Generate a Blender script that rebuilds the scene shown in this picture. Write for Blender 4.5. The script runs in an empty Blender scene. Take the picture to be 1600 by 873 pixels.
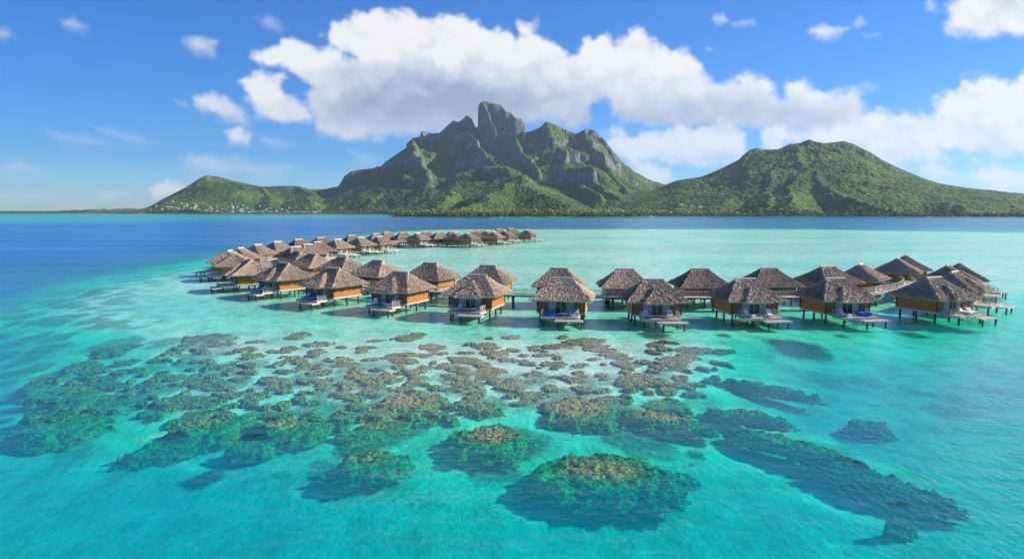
import bpy, math, random
import numpy as np
random.seed(7)
R = math.radians
f = 1042.0; PITCH = math.atan(108.5/f); H = 17.8
sc = bpy.context.scene
col = sc.collection
SUN_AZ = R(79); SUN_EL = R(29)      # azimuth clockwise from +Y

# ------------------------------------------------------------------ helpers
def ray(px, py):
    a = px-800.0; b = 436.5-py
    return a, f*math.cos(PITCH)+b*math.sin(PITCH), -f*math.sin(PITCH)+b*math.cos(PITCH)
def at(px, py, z=0.0):
    x, y, w = ray(px, py); t = (z-H)/w
    return x*t, y*t
def at_dist(px, py, D):
    x, y, w = ray(px, py); t = D/y
    return x*t, D, H+w*t
def tag(o, label=None, cat=None, group=None, kind=None):
    if label: o['label'] = label
    if cat: o['category'] = cat
    if group: o['group'] = group
    if kind: o['kind'] = kind
    return o
def empty(name, loc=(0,0,0), rz=0):
    o = bpy.data.objects.new(name, None); col.objects.link(o)
    o.location = loc; o.rotation_euler = (0,0,rz); o.empty_display_size = .3
    return o
def link_mesh(name, me, parent=None):
    o = bpy.data.objects.new(name, me); col.objects.link(o)
    if parent: o.parent = parent
    return o
def copy_tree(o, parent=None):
    c = o.copy(); col.objects.link(c); c.parent = parent
    for ch in list(o.children): copy_tree(ch, c)
    return c

class MB:
    def __init__(s): s.v=[]; s.f=[]; s.m=[]
    def add(s, vs, fs, mi=0):
        n=len(s.v); s.v += [tuple(v) for v in vs]
        for q in fs: s.f.append(tuple(i+n for i in q)); s.m.append(mi)
    def box(s, x0,x1,y0,y1,z0,z1, mi=0):
        s.add([(x0,y0,z0),(x1,y0,z0),(x1,y1,z0),(x0,y1,z0),(x0,y0,z1),(x1,y0,z1),(x1,y1,z1),(x0,y1,z1)],
              [(0,3,2,1),(4,5,6,7),(0,1,5,4),(1,2,6,5),(2,3,7,6),(3,0,4,7)], mi)
    def bar(s, a, b, r, mi=0, n=4, r2=None):
        a=np.array(a,float); b=np.array(b,float); d=b-a; d/= (np.linalg.norm(d)+1e-9)
        up=np.array((0,0,1.)) if abs(d[2])<.9 else np.array((1.,0,0))
        u=np.cross(d,up); u/=np.linalg.norm(u); w=np.cross(u,d)
        r2 = r if r2 is None else r2
        ph = math.pi/4 if n==4 else 0
        vs=[]
        for c,rr in ((a,r),(b,r2)):
            for k in range(n):
                t=2*math.pi*k/n+ph; vs.append(c+rr*(math.cos(t)*u+math.sin(t)*w))
        fs=[(k,(k+1)%n,n+(k+1)%n,n+k) for k in range(n)]
        fs+= [tuple(range(n))[::-1], tuple(range(n,2*n))]
        s.add(vs,fs,mi)
    def build(s, name, mats, parent=None, smooth=False):
        me=bpy.data.meshes.new(name); me.from_pydata(s.v,[],s.f)
        for m in (mats if isinstance(mats,(list,tuple)) else [mats]): me.materials.append(m)
        if any(s.m): me.polygons.foreach_set('material_index', s.m)
        if smooth: me.polygons.foreach_set('use_smooth',[True]*len(s.f))
        me.update()
        return link_mesh(name, me, parent)

def grid_mesh(name, X, Y, Z, mat, attrs=None, smooth=True, parent=None, skip=None):
    ny,nx = X.shape
    co = np.stack([X,Y,Z],-1).reshape(-1,3).astype(np.float32)
    idx = np.arange(nx*ny).reshape(ny,nx)
    q = np.stack([idx[:-1,:-1],idx[:-1,1:],idx[1:,1:],idx[1:,:-1]],-1).reshape(-1,4)
    if skip is not None: q = q[~skip[:-1,:-1].reshape(-1)]
    if skip is not None:
        used = np.unique(q); rm = np.full(nx*ny,-1); rm[used]=np.arange(len(used)); q=rm[q]; co=co[used]
    else: used = None
    me = bpy.data.meshes.new(name)
    me.vertices.add(len(co)); me.vertices.foreach_set('co', co.ravel())
    me.loops.add(q.size); me.loops.foreach_set('vertex_index', q.ravel().astype(np.int32))
    me.polygons.add(len(q)); me.polygons.foreach_set('loop_start', np.arange(0,q.size,4,dtype=np.int32))
    me.polygons.foreach_set('loop_total', np.full(len(q),4,dtype=np.int32))
    me.polygons.foreach_set('use_smooth', np.full(len(q),smooth))
    for k,a in (attrs or {}).items():
        at_=me.attributes.new(k,'FLOAT','POINT'); v=a.reshape(-1).astype(np.float32)
        at_.data.foreach_set('value', v if used is None else v[used])
    me.materials.append(mat); me.update(calc_edges=True); me.validate()
    return link_mesh(name, me, parent)

# numpy noise
def _h(ix,iy,seed):
    n = (ix.astype(np.int64)*374761393 + iy.astype(np.int64)*668265263 + seed*974634777) & 0xffffffff
    n = ((n ^ (n>>13))*1274126177) & 0xffffffff
    n = n ^ (n>>16)
    return (n & 0xffffff)/float(0xffffff)
def vnoise(x,y,seed=0):
    ix=np.floor(x); iy=np.floor(y); fx=x-ix; fy=y-iy
    def g(dx,dy):
        a=_h(ix+dx,iy+dy,seed)*2*math.pi
        return np.cos(a)*(fx-dx)+np.sin(a)*(fy-dy)
    u=fx*fx*fx*(fx*(fx*6-15)+10); v=fy*fy*fy*(fy*(fy*6-15)+10)
    a=g(0,0)*(1-u)+g(1,0)*u; b=g(0,1)*(1-u)+g(1,1)*u
    return (a*(1-v)+b*v)*1.5
def fbm(x,y,o=5,seed=0,gain=.5,ridged=False):
    s=0; a=1; t=0
    for k in range(o):
        n=vnoise(x*2**k+17.3*k,y*2**k-9.1*k,seed+k)
        if ridged: n=1-2*np.abs(n)
        s=s+n*a; t+=a; a*=gain
    return s/t
def worley(x,y,seed=0):
    ix=np.floor(x); iy=np.floor(y); best=np.full(x.shape,9.)
    for dx in (-1,0,1):
        for dy in (-1,0,1):
            cx=ix+dx; cy=iy+dy
            d=(cx+_h(cx,cy,seed)-x)**2+(cy+_h(cx,cy,seed+5)-y)**2
            best=np.minimum(best,d)
    return np.sqrt(best)
def sstep(a,b,x):
    t=np.clip((x-a)/(b-a),0,1); return t*t*(3-2*t)
def poly_sd(px,py,P):
    """signed distance (positive inside) to a polygon, numpy"""
    P=np.array(P,float); d=np.full(px.shape,1e18); ins=np.zeros(px.shape,bool)
    n=len(P)
    for i in range(n):
        ax,ay=P[i]; bx,by=P[(i+1)%n]
        ex,ey=bx-ax,by-ay; wx,wy=px-ax,py-ay
        t=np.clip((wx*ex+wy*ey)/(ex*ex+ey*ey+1e-12),0,1)
        d=np.minimum(d,(wx-ex*t)**2+(wy-ey*t)**2)
        c=((ay>py)!=(by>py)) & (px < (bx-ax)*(py-ay)/((by-ay) if by!=ay else 1e-9)+ax)
        ins^=c
    return np.where(ins,1,-1)*np.sqrt(d)

# ------------------------------------------------------------------ materials
def mat(name):
    m=bpy.data.materials.new(name); m.use_nodes=True; nt=m.node_tree; nt.nodes.clear()
    o=nt.nodes.new('ShaderNodeOutputMaterial')
    return m,nt,o
def N(nt,t,**kw):
    n=nt.nodes.new(t)
    for k,v in kw.items():
        if k in n.inputs.keys() if hasattr(n.inputs,'keys') else False: n.inputs[k].default_value=v
        else: setattr(n,k,v)
    return n
def ramp(nt, fac, stops, interp='LINEAR'):
    r=nt.nodes.new('ShaderNodeValToRGB'); e=r.color_ramp.elements
    r.color_ramp.interpolation=interp
    while len(e)<len(stops): e.new(.5)
    for i,(p,c) in enumerate(stops):
        e[i].position=p; e[i].color=(*c,1) if len(c)==3 else c
    if fac is not None: nt.links.new(fac,r.inputs[0])
    return r.outputs[0]
def math_(nt,op,a,b=None,clamp=False):
    n=nt.nodes.new('ShaderNodeMath'); n.operation=op; n.use_clamp=clamp
    for i,v in enumerate((a,b)):
        if v is None: continue
        if isinstance(v,(int,float)): n.inputs[i].default_value=v
        else: nt.links.new(v,n.inputs[i])
    return n.outputs[0]
def coords(nt, kind='Object', scale=(1,1,1), rot=(0,0,0)):
    t=nt.nodes.new('ShaderNodeTexCoord')
    if kind=='World':
        g=nt.nodes.new('ShaderNodeNewGeometry'); src=g.outputs['Position']
    else: src=t.outputs[kind]
    m=nt.nodes.new('ShaderNodeMapping'); m.inputs['Scale'].default_value=scale; m.inputs['Rotation'].default_value=rot
    nt.links.new(src,m.inputs[0]); return m.outputs[0]
def noise(nt,vec,scale,detail=4,rough=.55,dist=0):
    n=nt.nodes.new('ShaderNodeTexNoise'); n.inputs['Scale'].default_value=scale
    n.inputs['Detail'].default_value=detail; n.inputs['Roughness'].default_value=rough
    n.inputs['Distortion'].default_value=dist
    nt.links.new(vec,n.inputs['Vector']); return n.outputs[0]
def bump(nt,h,strength,dist,normal=None):
    b=nt.nodes.new('ShaderNodeBump'); b.inputs['Strength'].default_value=strength; b.inputs['Distance'].default_value=dist
    nt.links.new(h,b.inputs['Height'])
    if normal: nt.links.new(normal,b.inputs['Normal'])
    return b.outputs[0]
def mixc(nt,fac,a,b,blend='MIX'):
    n=nt.nodes.new('ShaderNodeMix'); n.data_type='RGBA'; n.blend_type=blend
    for s,v in ((0,fac),(6,a),(7,b)):
        if isinstance(v,(int,float)): n.inputs[s].default_value=v
        elif isinstance(v,tuple): n.inputs[s].default_value=(*v,1)
        else: nt.links.new(v,n.inputs[s])
    return n.outputs[2]
def principled(nt,o,color,rough=.8,normal=None,spec=.3):
    p=nt.nodes.new('ShaderNodeBsdfPrincipled')
    if isinstance(color,tuple): p.inputs['Base Color'].default_value=(*color,1)
    else: nt.links.new(color,p.inputs['Base Color'])
    if isinstance(rough,(int,float)): p.inputs['Roughness'].default_value=rough
    else: nt.links.new(rough,p.inputs['Roughness'])
    p.inputs['Specular IOR Level'].default_value=spec
    if normal: nt.links.new(normal,p.inputs['Normal'])
    nt.links.new(p.outputs[0],o.inputs['Surface']); return p
def simple(name,c1,c2,scale=3,rough=.8,stretch=(1,1,1),bs=.3,bd=.02,spec=.3,rand=0.0):
    m,nt,o=mat(name); v=coords(nt,'Object',stretch); n=noise(nt,v,scale,5)
    c=ramp(nt,n,[(.3,c1),(.7,c2)])
    if rand:
        oi=nt.nodes.new('ShaderNodeObjectInfo')
        k=math_(nt,'MULTIPLY_ADD',oi.outputs['Random'],rand); k.node.inputs[2].default_value=1-rand/2
        hs=nt.nodes.new('ShaderNodeHueSaturation'); nt.links.new(k,hs.inputs['Value']); nt.links.new(c,hs.inputs['Color']); c=hs.outputs[0]
    principled(nt,o,c,rough,bump(nt,n,bs,bd),spec); return m

# thatch
def make_thatch():
    m,nt,o=mat('thatch'); v=coords(nt,'Object')
    n1=noise(nt,v,4.0,6,.7); n2=noise(nt,v,.6,3)
    c=ramp(nt,n1,[(.25,(.27,.20,.145)),(.5,(.52,.41,.30)),(.78,(.72,.59,.45))])
    c=mixc(nt,math_(nt,'MULTIPLY',n2,.45),c,(.46,.36,.27))
    oi=nt.nodes.new('ShaderNodeObjectInfo')
    k=math_(nt,'MULTIPLY_ADD',oi.outputs['Random'],.40); k.node.inputs[2].default_value=.78
    hs=nt.nodes.new('ShaderNodeHueSaturation'); nt.links.new(k,hs.inputs['Value']); nt.links.new(c,hs.inputs['Color'])
    principled(nt,o,hs.outputs[0],.9,bump(nt,n1,.7,.12),.15); return m
M={}
M['thatch']=make_thatch()
M['ridge']=simple('ridge_thatch',(.55,.45,.34),(.78,.66,.52),5,.9,(1,1,1),.5,.06)
def wood_panel():
    m,nt,o=mat('golden_wood'); v=coords(nt,'Object')
    w=nt.nodes.new('ShaderNodeTexBrick'); 
    n=noise(nt,coords(nt,'Object',(3,3,.4)),2.5,5)
    c=ramp(nt,n,[(.3,(.32,.115,.022)),(.7,(.50,.205,.045))])
    # board joints every 0.45 m along x+y
    sx=nt.nodes.new('ShaderNodeSeparateXYZ'); nt.links.new(v,sx.inputs[0])
    a=math_(nt,'ADD',sx.outputs[0],sx.outputs[1]); fr=math_(nt,'FRACT',math_(nt,'MULTIPLY',a,1.8))
    j=math_(nt,'LESS_THAN',fr,.10)
    c=mixc(nt,math_(nt,'MULTIPLY',j,.7),c,(.10,.035,.008))
    nt.nodes.remove(w)
    principled(nt,o,c,.55,bump(nt,math_(nt,'SUBTRACT',1,j),.4,.03),.3); return m
M['panel']=wood_panel()
M['darkwood']=simple('dark_wood',(.045,.025,.014),(.10,.055,.03),4,.7,(1,1,.3))
M['trim']=simple('pale_trim',(.44,.38,.32),(.60,.53,.45),3,.7)
def planks():
    m,nt,o=mat('weathered_planks'); v=coords(nt,'Object')
    n=noise(nt,coords(nt,'Object',(1,1,1)),1.7,5)
    c=ramp(nt,n,[(.3,(.34,.28,.24)),(.7,(.54,.46,.40))])
    sx=nt.nodes.new('ShaderNodeSeparateXYZ'); nt.links.new(v,sx.inputs[0])
    j=math_(nt,'LESS_THAN',math_(nt,'FRACT',math_(nt,'MULTIPLY',sx.outputs[1],5)),.12)
    c=mixc(nt,math_(nt,'MULTIPLY',j,.5),c,(.16,.12,.10))
    principled(nt,o,c,.75,bump(nt,n,.3,.02)); return m
M['planks']=planks()
M['rail']=simple('weathered_rail',(.42,.36,.31),(.64,.56,.48),4,.75)
M['piling']=simple('wet_piling',(.05,.035,.025),(.13,.09,.055),3,.5,(1,1,.4),.5,.04)
M['curtain']=simple('pale_curtain',(.22,.27,.29),(.36,.40,.40),6,.8,(4,4,.2))
M['glass']=simple('dark_glass',(.008,.012,.014),(.02,.03,.03),2,.08,(1,1,1),0,.01,.6)
M['interior']=simple('brown_wall',(.13,.075,.04),(.24,.14,.07),5,.7,(3,3,.4))
M['white']=simple('white_fabric',(.70,.68,.70),(.84,.82,.84),9,.8,(1,1,1),.3,.03)
M['blue']=simple('blue_fabric',(.006,.07,.42),(.02,.16,.65),4,.8,(1,1,1),.4,.05)
M['pattern']=None
def pattern():
    m,nt,o=mat('patterned_fabric'); v=coords(nt,'Object')
    w=nt.nodes.new('ShaderNodeTexVoronoi'); w.inputs['Scale'].default_value=7; nt.links.new(v,w.inputs['Vector'])
    c=ramp(nt,w.outputs['Distance'],[(.30,(.10,.10,.42)),(.42,(.72,.70,.80))])
    principled(nt,o,c,.8); return m
M['pattern']=pattern()
M['teal']=simple('teal_fabric',(.05,.24,.33),(.12,.36,.45),5,.8)
M['slate']=simple('grey_blue_paint',(.16,.20,.27),(.25,.30,.38),5,.6)
M['red']=simple('red_paint',(.35,.02,.02),(.5,.04,.03),4,.5)
M['fwhite']=simple('white_furniture_paint',(.60,.57,.53),(.78,.74,.70),5,.5)

# ------------------------------------------------------------------ camera, world, sun
cam=bpy.data.cameras.new('camera'); co=bpy.data.objects.new('camera',cam); col.objects.link(co)
cam.sensor_width=36; cam.lens=f/1600*36; cam.clip_start=.5; cam.clip_end=60000
co.location=(0,0,H); co.rotation_euler=(math.pi/2-PITCH,0,0); sc.camera=co

sun=bpy.data.lights.new('sun','SUN'); sun.energy=4.8; sun.angle=R(.53); sun.color=(1,.925,.80)
so=bpy.data.objects.new('sun',sun); col.objects.link(so)
from mathutils import Vector
sd=Vector((math.sin(SUN_AZ)*math.cos(SUN_EL), math.cos(SUN_AZ)*math.cos(SUN_EL), math.sin(SUN_EL)))
so.rotation_euler=sd.to_track_quat('Z','Y').to_euler(); so.location=(200,50,150)

def cloud_map():
    W_,H_=4096,2048
    az=(np.arange(W_)+.5)/W_*2*math.pi-math.pi/2          # clockwise from +Y
    az=(az+math.pi)%(2*math.pi)-math.pi
    n_up=620
    el=(np.arange(n_up)+.5)/H_*math.pi                      # above the horizon
    A,E=np.meshgrid(az,el)
    # gnomonic plane round +Y expressed in the units of the survey sketch (1042 = 1 rad at centre)
    dx=np.sin(A)*np.cos(E); dy=np.cos(A)*np.cos(E); dz=np.sin(E)
    fw=dy*math.cos(PITCH)-dz*math.sin(PITCH); up=dy*math.sin(PITCH)+dz*math.cos(PITCH)
    ok=fw>.25
    fw=np.where(ok,fw,1); X=np.where(ok,800+f*dx/fw,5000); Y=np.where(ok,436.5-f*up/fw,5000)
    return A,E,X,Y,ok,W_,H_,n_up
# (polygon, edge softness px, noise amplitude px, opacity, underside greyness)
CL=[
 # big left bank over the summit
 ([(402,92),(425,72),(455,62),(500,75),(535,88),(560,92),(530,70),(505,55),(520,38),(555,28),(600,20),(625,18),(650,28),(700,34),(740,36),(765,50),(795,46),(805,60),(812,42),(830,38),(842,52),(868,62),(890,84),(915,60),(945,62),(960,74),(975,56),(1000,48),(1025,66),(1045,84),(1058,82),(1078,80),(1092,100),(1096,116),(1130,128),(1150,122),(1190,120),(1212,140),(1222,152),(1230,132),(1255,130),(1270,142),(1300,148),(1340,142),(1352,170),(1345,195),(1300,210),(1220,200),(1160,202),(1100,196),(1040,198),(975,192),(948,160),(925,160),(922,185),(900,200),(830,190),(740,206),(660,205),(600,214),(540,214),(500,205),(482,170),(480,148),(500,140),(490,128),(450,112),(420,104)],7,13,1.0,1.0),
 ([(376,128),(395,118),(425,112),(446,112),(452,122),(436,140),(460,152),(484,172),(482,190),(440,190),(405,180),(385,155)],6,9,1.0,.45),
 ([(302,154),(330,148),(360,160),(386,176),(384,192),(350,188),(315,172)],8,7,.8,.6),
 ([(350,206),(372,200),(392,212),(388,226),(360,224)],6,5,.85,.3),
 ([(288,64),(310,58),(336,66),(332,84),(305,84)],8,5,.6,.8),
 ([(92,32),(115,26),(136,42),(128,50),(104,42)],7,5,.45,.9),
 ([(-20,45),(12,46),(24,58),(2,64),(-20,60)],6,5,.45,.9),
 ([(398,28),(420,26),(450,44),(440,52),(412,42)],8,6,.3,.6),
 ([(272,156),(290,160),(298,168),(280,168)],5,4,.3,.6),
 ([(70,205),(120,212),(180,226),(170,232),(110,228),(80,215)],9,7,.28,1.6),
 ([(150,200),(200,206),(240,226),(200,226)],9,7,.25,1.3),
 ([(0,258),(30,250),(62,268),(30,272),(0,266)],7,6,.4,1.6),
 ([(400,214),(430,218),(460,228),(420,230)],7,5,.35,1.6),
 ([(280,246),(330,244),(400,258),(450,262),(400,276),(330,272),(285,264)],10,12,.42,.8),
 ([(545,236),(580,240),(600,256),(570,258)],8,7,.22,.9),
 ([(236,294),(262,284),(285,292),(280,308),(240,308)],6,8,.75,.3),
 ([(150,302),(200,296),(215,308),(160,312)],6,7,.4,.3),
 ([(-60,296),(60,300),(140,308),(-60,322)],8,8,.18,.6),
 # right of the summit, under the bank
 ([(945,215),(965,205),(985,214),(1000,204),(1030,208),(1060,200),(1100,202),(1140,198),(1165,206),(1170,230),(1160,246),(1120,254),(1060,256),(1020,252),(985,250),(960,240)],8,14,.9,.55),
 ([(996,264),(1012,254),(1032,262),(1050,276),(1030,290),(1000,285)],7,9,.75,.3),
 ([(1188,205),(1204,198),(1222,205),(1218,222),(1228,238),(1204,240),(1190,225)],6,8,.85,.4),
 ([(1236,215),(1250,202),(1275,206),(1300,198),(1345,190),(1380,176),(1415,174),(1455,182),(1470,162),(1462,150),(1490,140),(1500,132),(1545,128),(1575,130),(1640,118),(1760,105),(1900,120),(1960,150),(1900,200),(1740,222),(1640,235),(1600,240),(1540,240),(1502,236),(1470,232),(1490,250),(1440,254),(1380,256),(1330,250),(1300,232),(1260,228)],8,15,1.0,.5),
 ([(1434,262),(1460,256),(1495,266),(1500,282),(1460,280)],7,9,.7,.3),
 ([(1520,274),(1560,264),(1640,262),(1800,258),(1900,275),(1800,300),(1620,300),(1560,296)],8,12,.8,.4),
 ([(1508,250),(1522,244),(1538,250),(1525,256)],5,5,.6,.4),
 ([(1478,20),(1494,-5),(1540,-40),(1640,-70),(1760,-50),(1800,0),(1740,40),(1640,50),(1600,50),(1540,55),(1484,50)],8,14,1.0,.5),
 ([(1445,5),(1452,-2),(1462,14),(1490,18),(1452,18)],6,6,.55,.3),
 ([(1270,48),(1290,38),(1325,44),(1310,56),(1280,58)],6,6,.85,.4),
 ([(1330,38),(1345,28),(1352,36),(1338,42)],5,5,.4,.4),
 ([(1348,54),(1372,50),(1378,58),(1355,60)],5,4,.35,.4),
 ([(1115,30),(1130,22),(1138,32),(1120,36)],5,5,.6,.4),
 ([(1142,36),(1176,30),(1178,38),(1150,40)],5,4,.5,.4),
 ([(1100,75),(1112,76),(1110,82)],4,3,.3,.4),
 ([(1300,140),(1350,128),(1372,134),(1340,145)],6,7,.3,.4),
 ([(1505,116),(1530,110),(1545,116),(1515,120)],6,4,.25,.4),
 ([(-500,200),(-300,150),(-150,170),(-120,220),(-300,240),(-480,235)],9,16,.7,.7),
 ([(-420,20),(-280,-20),(-160,10),(-240,50),(-380,50)],9,16,.5,.7),
]
def build_clouds():
    A,E,X,Y,ok,W_,H_,n_up=cloud_map()
    out=np.zeros((H_,W_,4),np.float32)
    sel=ok&(X>-700)&(X<2300)&(Y>-500)&(Y<340)
    cols=np.where(sel.any(0))[0]; 
    order=np.argsort(A[0,cols]); cols=cols[order]
    x=X[:,cols]; y=Y[:,cols]
    n1=fbm(x/46,y/38,5,3,.55); bil=1-worley(x/30+2*n1*.3,y/26,11); bil2=1-worley(x/13,y/12,17)
    bil3=1-worley(x/62+.3*n1,y/50,23)
    fine=fbm(x/11,y/9,4,31,.6)
    tot=np.zeros_like(x); lum=np.zeros_like(x)
    for poly,soft,amp,op,grey in CL:
        P=np.array(poly,float); mx0,my0=P.min(0)-50; mx1,my1=P.max(0)+50
        cm=np.where((x.max(0)>mx0)&(x.min(0)<mx1))[0]
        if len(cm)==0: continue
        c0,c1=cm[0],cm[-1]+1
        xs=x[:,c0:c1]; ys=y[:,c0:c1]
        sdv=poly_sd(xs,ys,poly)
        big=min(1.0,(my1-my0-100)/70+.25)
        # knobbly on the upper side, soft below
        cy=.5*(P[:,1].min()+P[:,1].max()); hgt=max(8,P[:,1].max()-P[:,1].min())
        low=np.clip((ys-cy)/hgt+.35,0,1)
        rough=amp*big*((bil3[:,c0:c1]-.45)*1.0+(bil[:,c0:c1]-.45)*.8+(bil2[:,c0:c1]-.5)*.35)*(1-.5*low)+amp*.85*n1[:,c0:c1]+5.0*fine[:,c0:c1]
        s=sdv+rough
        sf=soft*(1+.9*low)
        a=sstep(-sf*.8,sf*1.25,s+3.5*n1[:,c0:c1])*op
        # optical thickness, looked through towards the sun (up and to the right)
        step=4.0
        th=np.clip(s/(34*big+6),0,1.6)
        vert=np.clip((ys-P[:,1].min())/hgt,0,1)
        self_=np.clip(s/(60*big+10),0,1)
        relief=(bil3[:,c0:c1]-.5)*.24+(bil[:,c0:c1]-.5)*.20+(bil2[:,c0:c1]-.5)*.07+n1[:,c0:c1]*.28+fine[:,c0:c1]*.05
        L=1.0-grey*.47*sstep(.30,1.0,vert+.35*n1[:,c0:c1])*(.35+.65*self_)+relief*(.55+.6*self_)
        o=tot[:,c0:c1]; l=lum[:,c0:c1]
        na=1-(1-o)*(1-a)
        lum[:,c0:c1]=np.where(na>1e-4,(l*o*(1-a)+L*a)/np.maximum(na,1e-4),L)
        tot[:,c0:c1]=na
    # extra grey mass under the left of the bank
    g=np.exp(-(((x-690)/175)**2+((y-160)/42)**2)); g2=np.exp(-(((x-1080)/230)**2+((y-185)/22)**2))
    g3=np.exp(-(((x-600)/120)**2+((y-120)/22)**2))
    lum-= .46*g*(1+.9*n1)+.24*g2*(1+.9*n1)+.14*g3
    out[H_//2:H_//2+n_up,cols,0]=tot
    out[H_//2:H_//2+n_up,cols,1]=np.clip(lum,.3,1.25)
    # scattered cloud for the rest of the sky, away from the view
    rest=~sel
    fb=np.repeat(np.repeat(fbm(A[::4,::4]*5,E[::4,::4]*16,5,77,.55),4,0),4,1)[:n_up]; t=sstep(.12,.42,fb)*sstep(.02,.10,E)*(1-sstep(.7,.95,E/ E.max()))*.8
    R0=out[H_//2:H_//2+n_up,:,0]; R1=out[H_//2:H_//2+n_up,:,1]
    R0[rest]=t[rest]; R1[rest]=(1-.25*sstep(.2,.6,fb))[rest]
    out[...,3]=1
    img=bpy.data.images.new('cloud_cover',W_,H_,float_buffer=True,is_data=True)
    img.pixels.foreach_set(out.ravel()); img.update(); img.pack()
    return img
w=bpy.data.worlds.new('World'); sc.world=w; w.use_nodes=True
nt=w.node_tree; nt.nodes.clear()
wo=nt.nodes.new('ShaderNodeOutputWorld'); bg=nt.nodes.new('ShaderNodeBackground')
sky=nt.nodes.new('ShaderNodeTexSky'); sky.sky_type='NISHITA'; sky.sun_disc=False
sky.sun_elevation=SUN_EL; sky.sun_rotation=SUN_AZ; sky.altitude=0; sky.air_density=1.0; sky.dust_density=.1; sky.ozone_density=6
hs=nt.nodes.new('ShaderNodeHueSaturation'); hs.inputs['Saturation'].default_value=1.95; hs.inputs['Value'].default_value=1.0
nt.links.new(sky.outputs[0],hs.inputs['Color'])
en=nt.nodes.new('ShaderNodeTexEnvironment'); en.image=build_clouds(); en.interpolation='Cubic'
sep=nt.nodes.new('ShaderNodeSeparateColor'); nt.links.new(en.outputs[0],sep.inputs[0])
cc=ramp(nt,sep.outputs[1],[(.35,(2.9,3.4,4.6)),(.62,(4.3,4.9,6.1)),(.85,(6.6,6.9,7.4)),(1.0,(8.6,8.6,8.4))])
skyb=mixc(nt,1.0,hs.outputs[0],(.76,1.02,1.36),'MULTIPLY')
skyc=mixc(nt,sep.outputs[0],skyb,cc)
nt.links.new(skyc,bg.inputs['Color']); bg.inputs['Strength'].default_value=.058
nt.links.new(bg.outputs[0],wo.inputs['Surface'])
# ------------------------------------------------------------------ island terrain
def ylo(u):   # distance of the shoreline along +Y for each viewing column
    a=np.interp(u,[-1500,200,560,600,612,622,700,990,1020,1300,1420,1600,3000],
                  [3900,3500,3150,3100,2900,1790,1740,1790,1880,1880,1740,1700,1750])
    return a
# skyline and spurs: (column, row, distance) -> world
SKY_L=[(205,328,4300),(230,325,4150),(262,308,4150),(294,293,4150),(319,277.5,4150),(328,274,4150),(347,276,4150),(375,284,4200),(394,288,4200),(412,291.6,4200),(447,290.6,4200),(469,290.6,4250),(487,296,4300),(512,295,4350),(531,291.5,4350)]
SKY_M=[(531,291.5,4300),(540.6,276,4300),(553,267,4300),(562,265.6,4300),(586,263,4300),(592,264,4300),(598,263,4300),(603,254,4300),(619,243,4300),(637,231,4300),(638,224,4350),(647,216.5,4350),(660,213,4350),(669,207,4400),(678,209,4400),(689,207.5,4400),(700,197,4400),(710.7,188,4400),(717,191,4400),(723.6,187.4,4400),(731,181,4400),(738,184.6,4400),(743,197,4450),(747,199,4450),(760,200,4450),(800,200,4450),(823,206.7,4450),(830,204.7,4400),(844,199,4350),(851.6,190,4300),(859,192,4300),(876,200,4300),(899,209,4250),(913,202,4200),(919,202,4200),(928,204.7,4200),(939,215,4200),(953.6,233,4150),(966.6,248,4100),(968,255,4100),(997,272,4050),(1028,288,4000),(1060,300,3900)]
SKY_R=[(1000,306,3500),(1032,289,3500),(1056,281,3500),(1094,275.6,3500),(1124,262.5,3450),(1150,249,3400),(1165,235,3400),(1176,231,3400),(1187.5,233.6,3400),(1210,233.6,3400),(1229,225,3350),(1244,224,3300),(1257,217.5,3300),(1266,221,3300),(1281,224,3300),(1311,220.5,3350),(1326,225,3300),(1356,242,3250),(1394,260.6,3200),(1431,275.6,3150),(1457.5,285,3100),(1506,292.5,3100),(1562.5,298,3100),(1600,302,3100),(1700,312,3100),(1800,318,3050),(2000,324,3000)]
# (polyline, slope of fall (m per m), cliff height m, cliff width m)
FE=[(SKY_L,.36,0,1),(SKY_M,.85,130,26),(SKY_R,.40,0,1)]
OT=[(748,168,4400),(750,162,4400),(755,158.5,4400),(763,159,4400),(772.5,161.6,4400),(784,164.4,4400),(791,174.5,4380),(798,176,4380),(805.6,184.6,4360),(814,186,4360),(819,193,4360),(821,203,4360)]
FE.append((OT,.55,270,52))
FE.append(([(755,160,4400),(765,185,4280),(772,200,4240)],.5,240,60))
FE.append(([(710.7,189,4400),(716,209,4250),(732,213,4150),(741,222,4020),(749,236,3900),(772,257,3600)],.62,75,45))
FE.append(([(727,184,4400),(729,196,4340)],.6,120,40))
FE.append(([(663,205,4350),(663,212,4340)],1.2,60,30))
FE.append(([(590.5,257.5,4300),(591,262,4290)],1.5,40,25))
FE.append(([(784,208,4250),(801,215,4150),(813,235,3950),(830,252,3750),(839,266,3550)],.5,100,60))
FE.append(([(867,260,3450),(880,260.5,3430),(895,265,3400),(910,269,3380),(925,271,3350),(936,288,3250),(950,298,3100),(971,305,2950)],.42,95,55))
FE.append(([(647,218,4350),(652,235,4100),(655,252,3900),(666,272,3650),(672,284,3500)],.6,35,40))
FE.append(([(600,262,4250),(610,270,3950),(623,279,3700),(590,303,3400),(569,324,3220)],.5,10,30))
FE.append(([(623,279,3600),(650,283,3450),(670,291,3300)],.5,0,30))
FE.append(([(715,284,3450),(707,300,3000),(698,318,2500)],.42,0,30))
FE.append(([(760,270,3450),(772,258,3550),(795,270,3350),(798,274,3200),(807,281,3050),(830,301,2500),(859,312.5,2200),(885,320,2000)],.40,0,30))
FE.append(([(807,281,3050),(780,298,2600),(750,318,2150),(720,325,2000)],.38,0,30))
FE.append(([(851,190,4300),(862,222,4000),(875,250,3750),(905,285,3350),(940,305,2950)],.55,15,40))
FE.append(([(913,202,4200),(935,245,3900),(965,278,3600),(985,298,3300)],.6,20,40))
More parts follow.
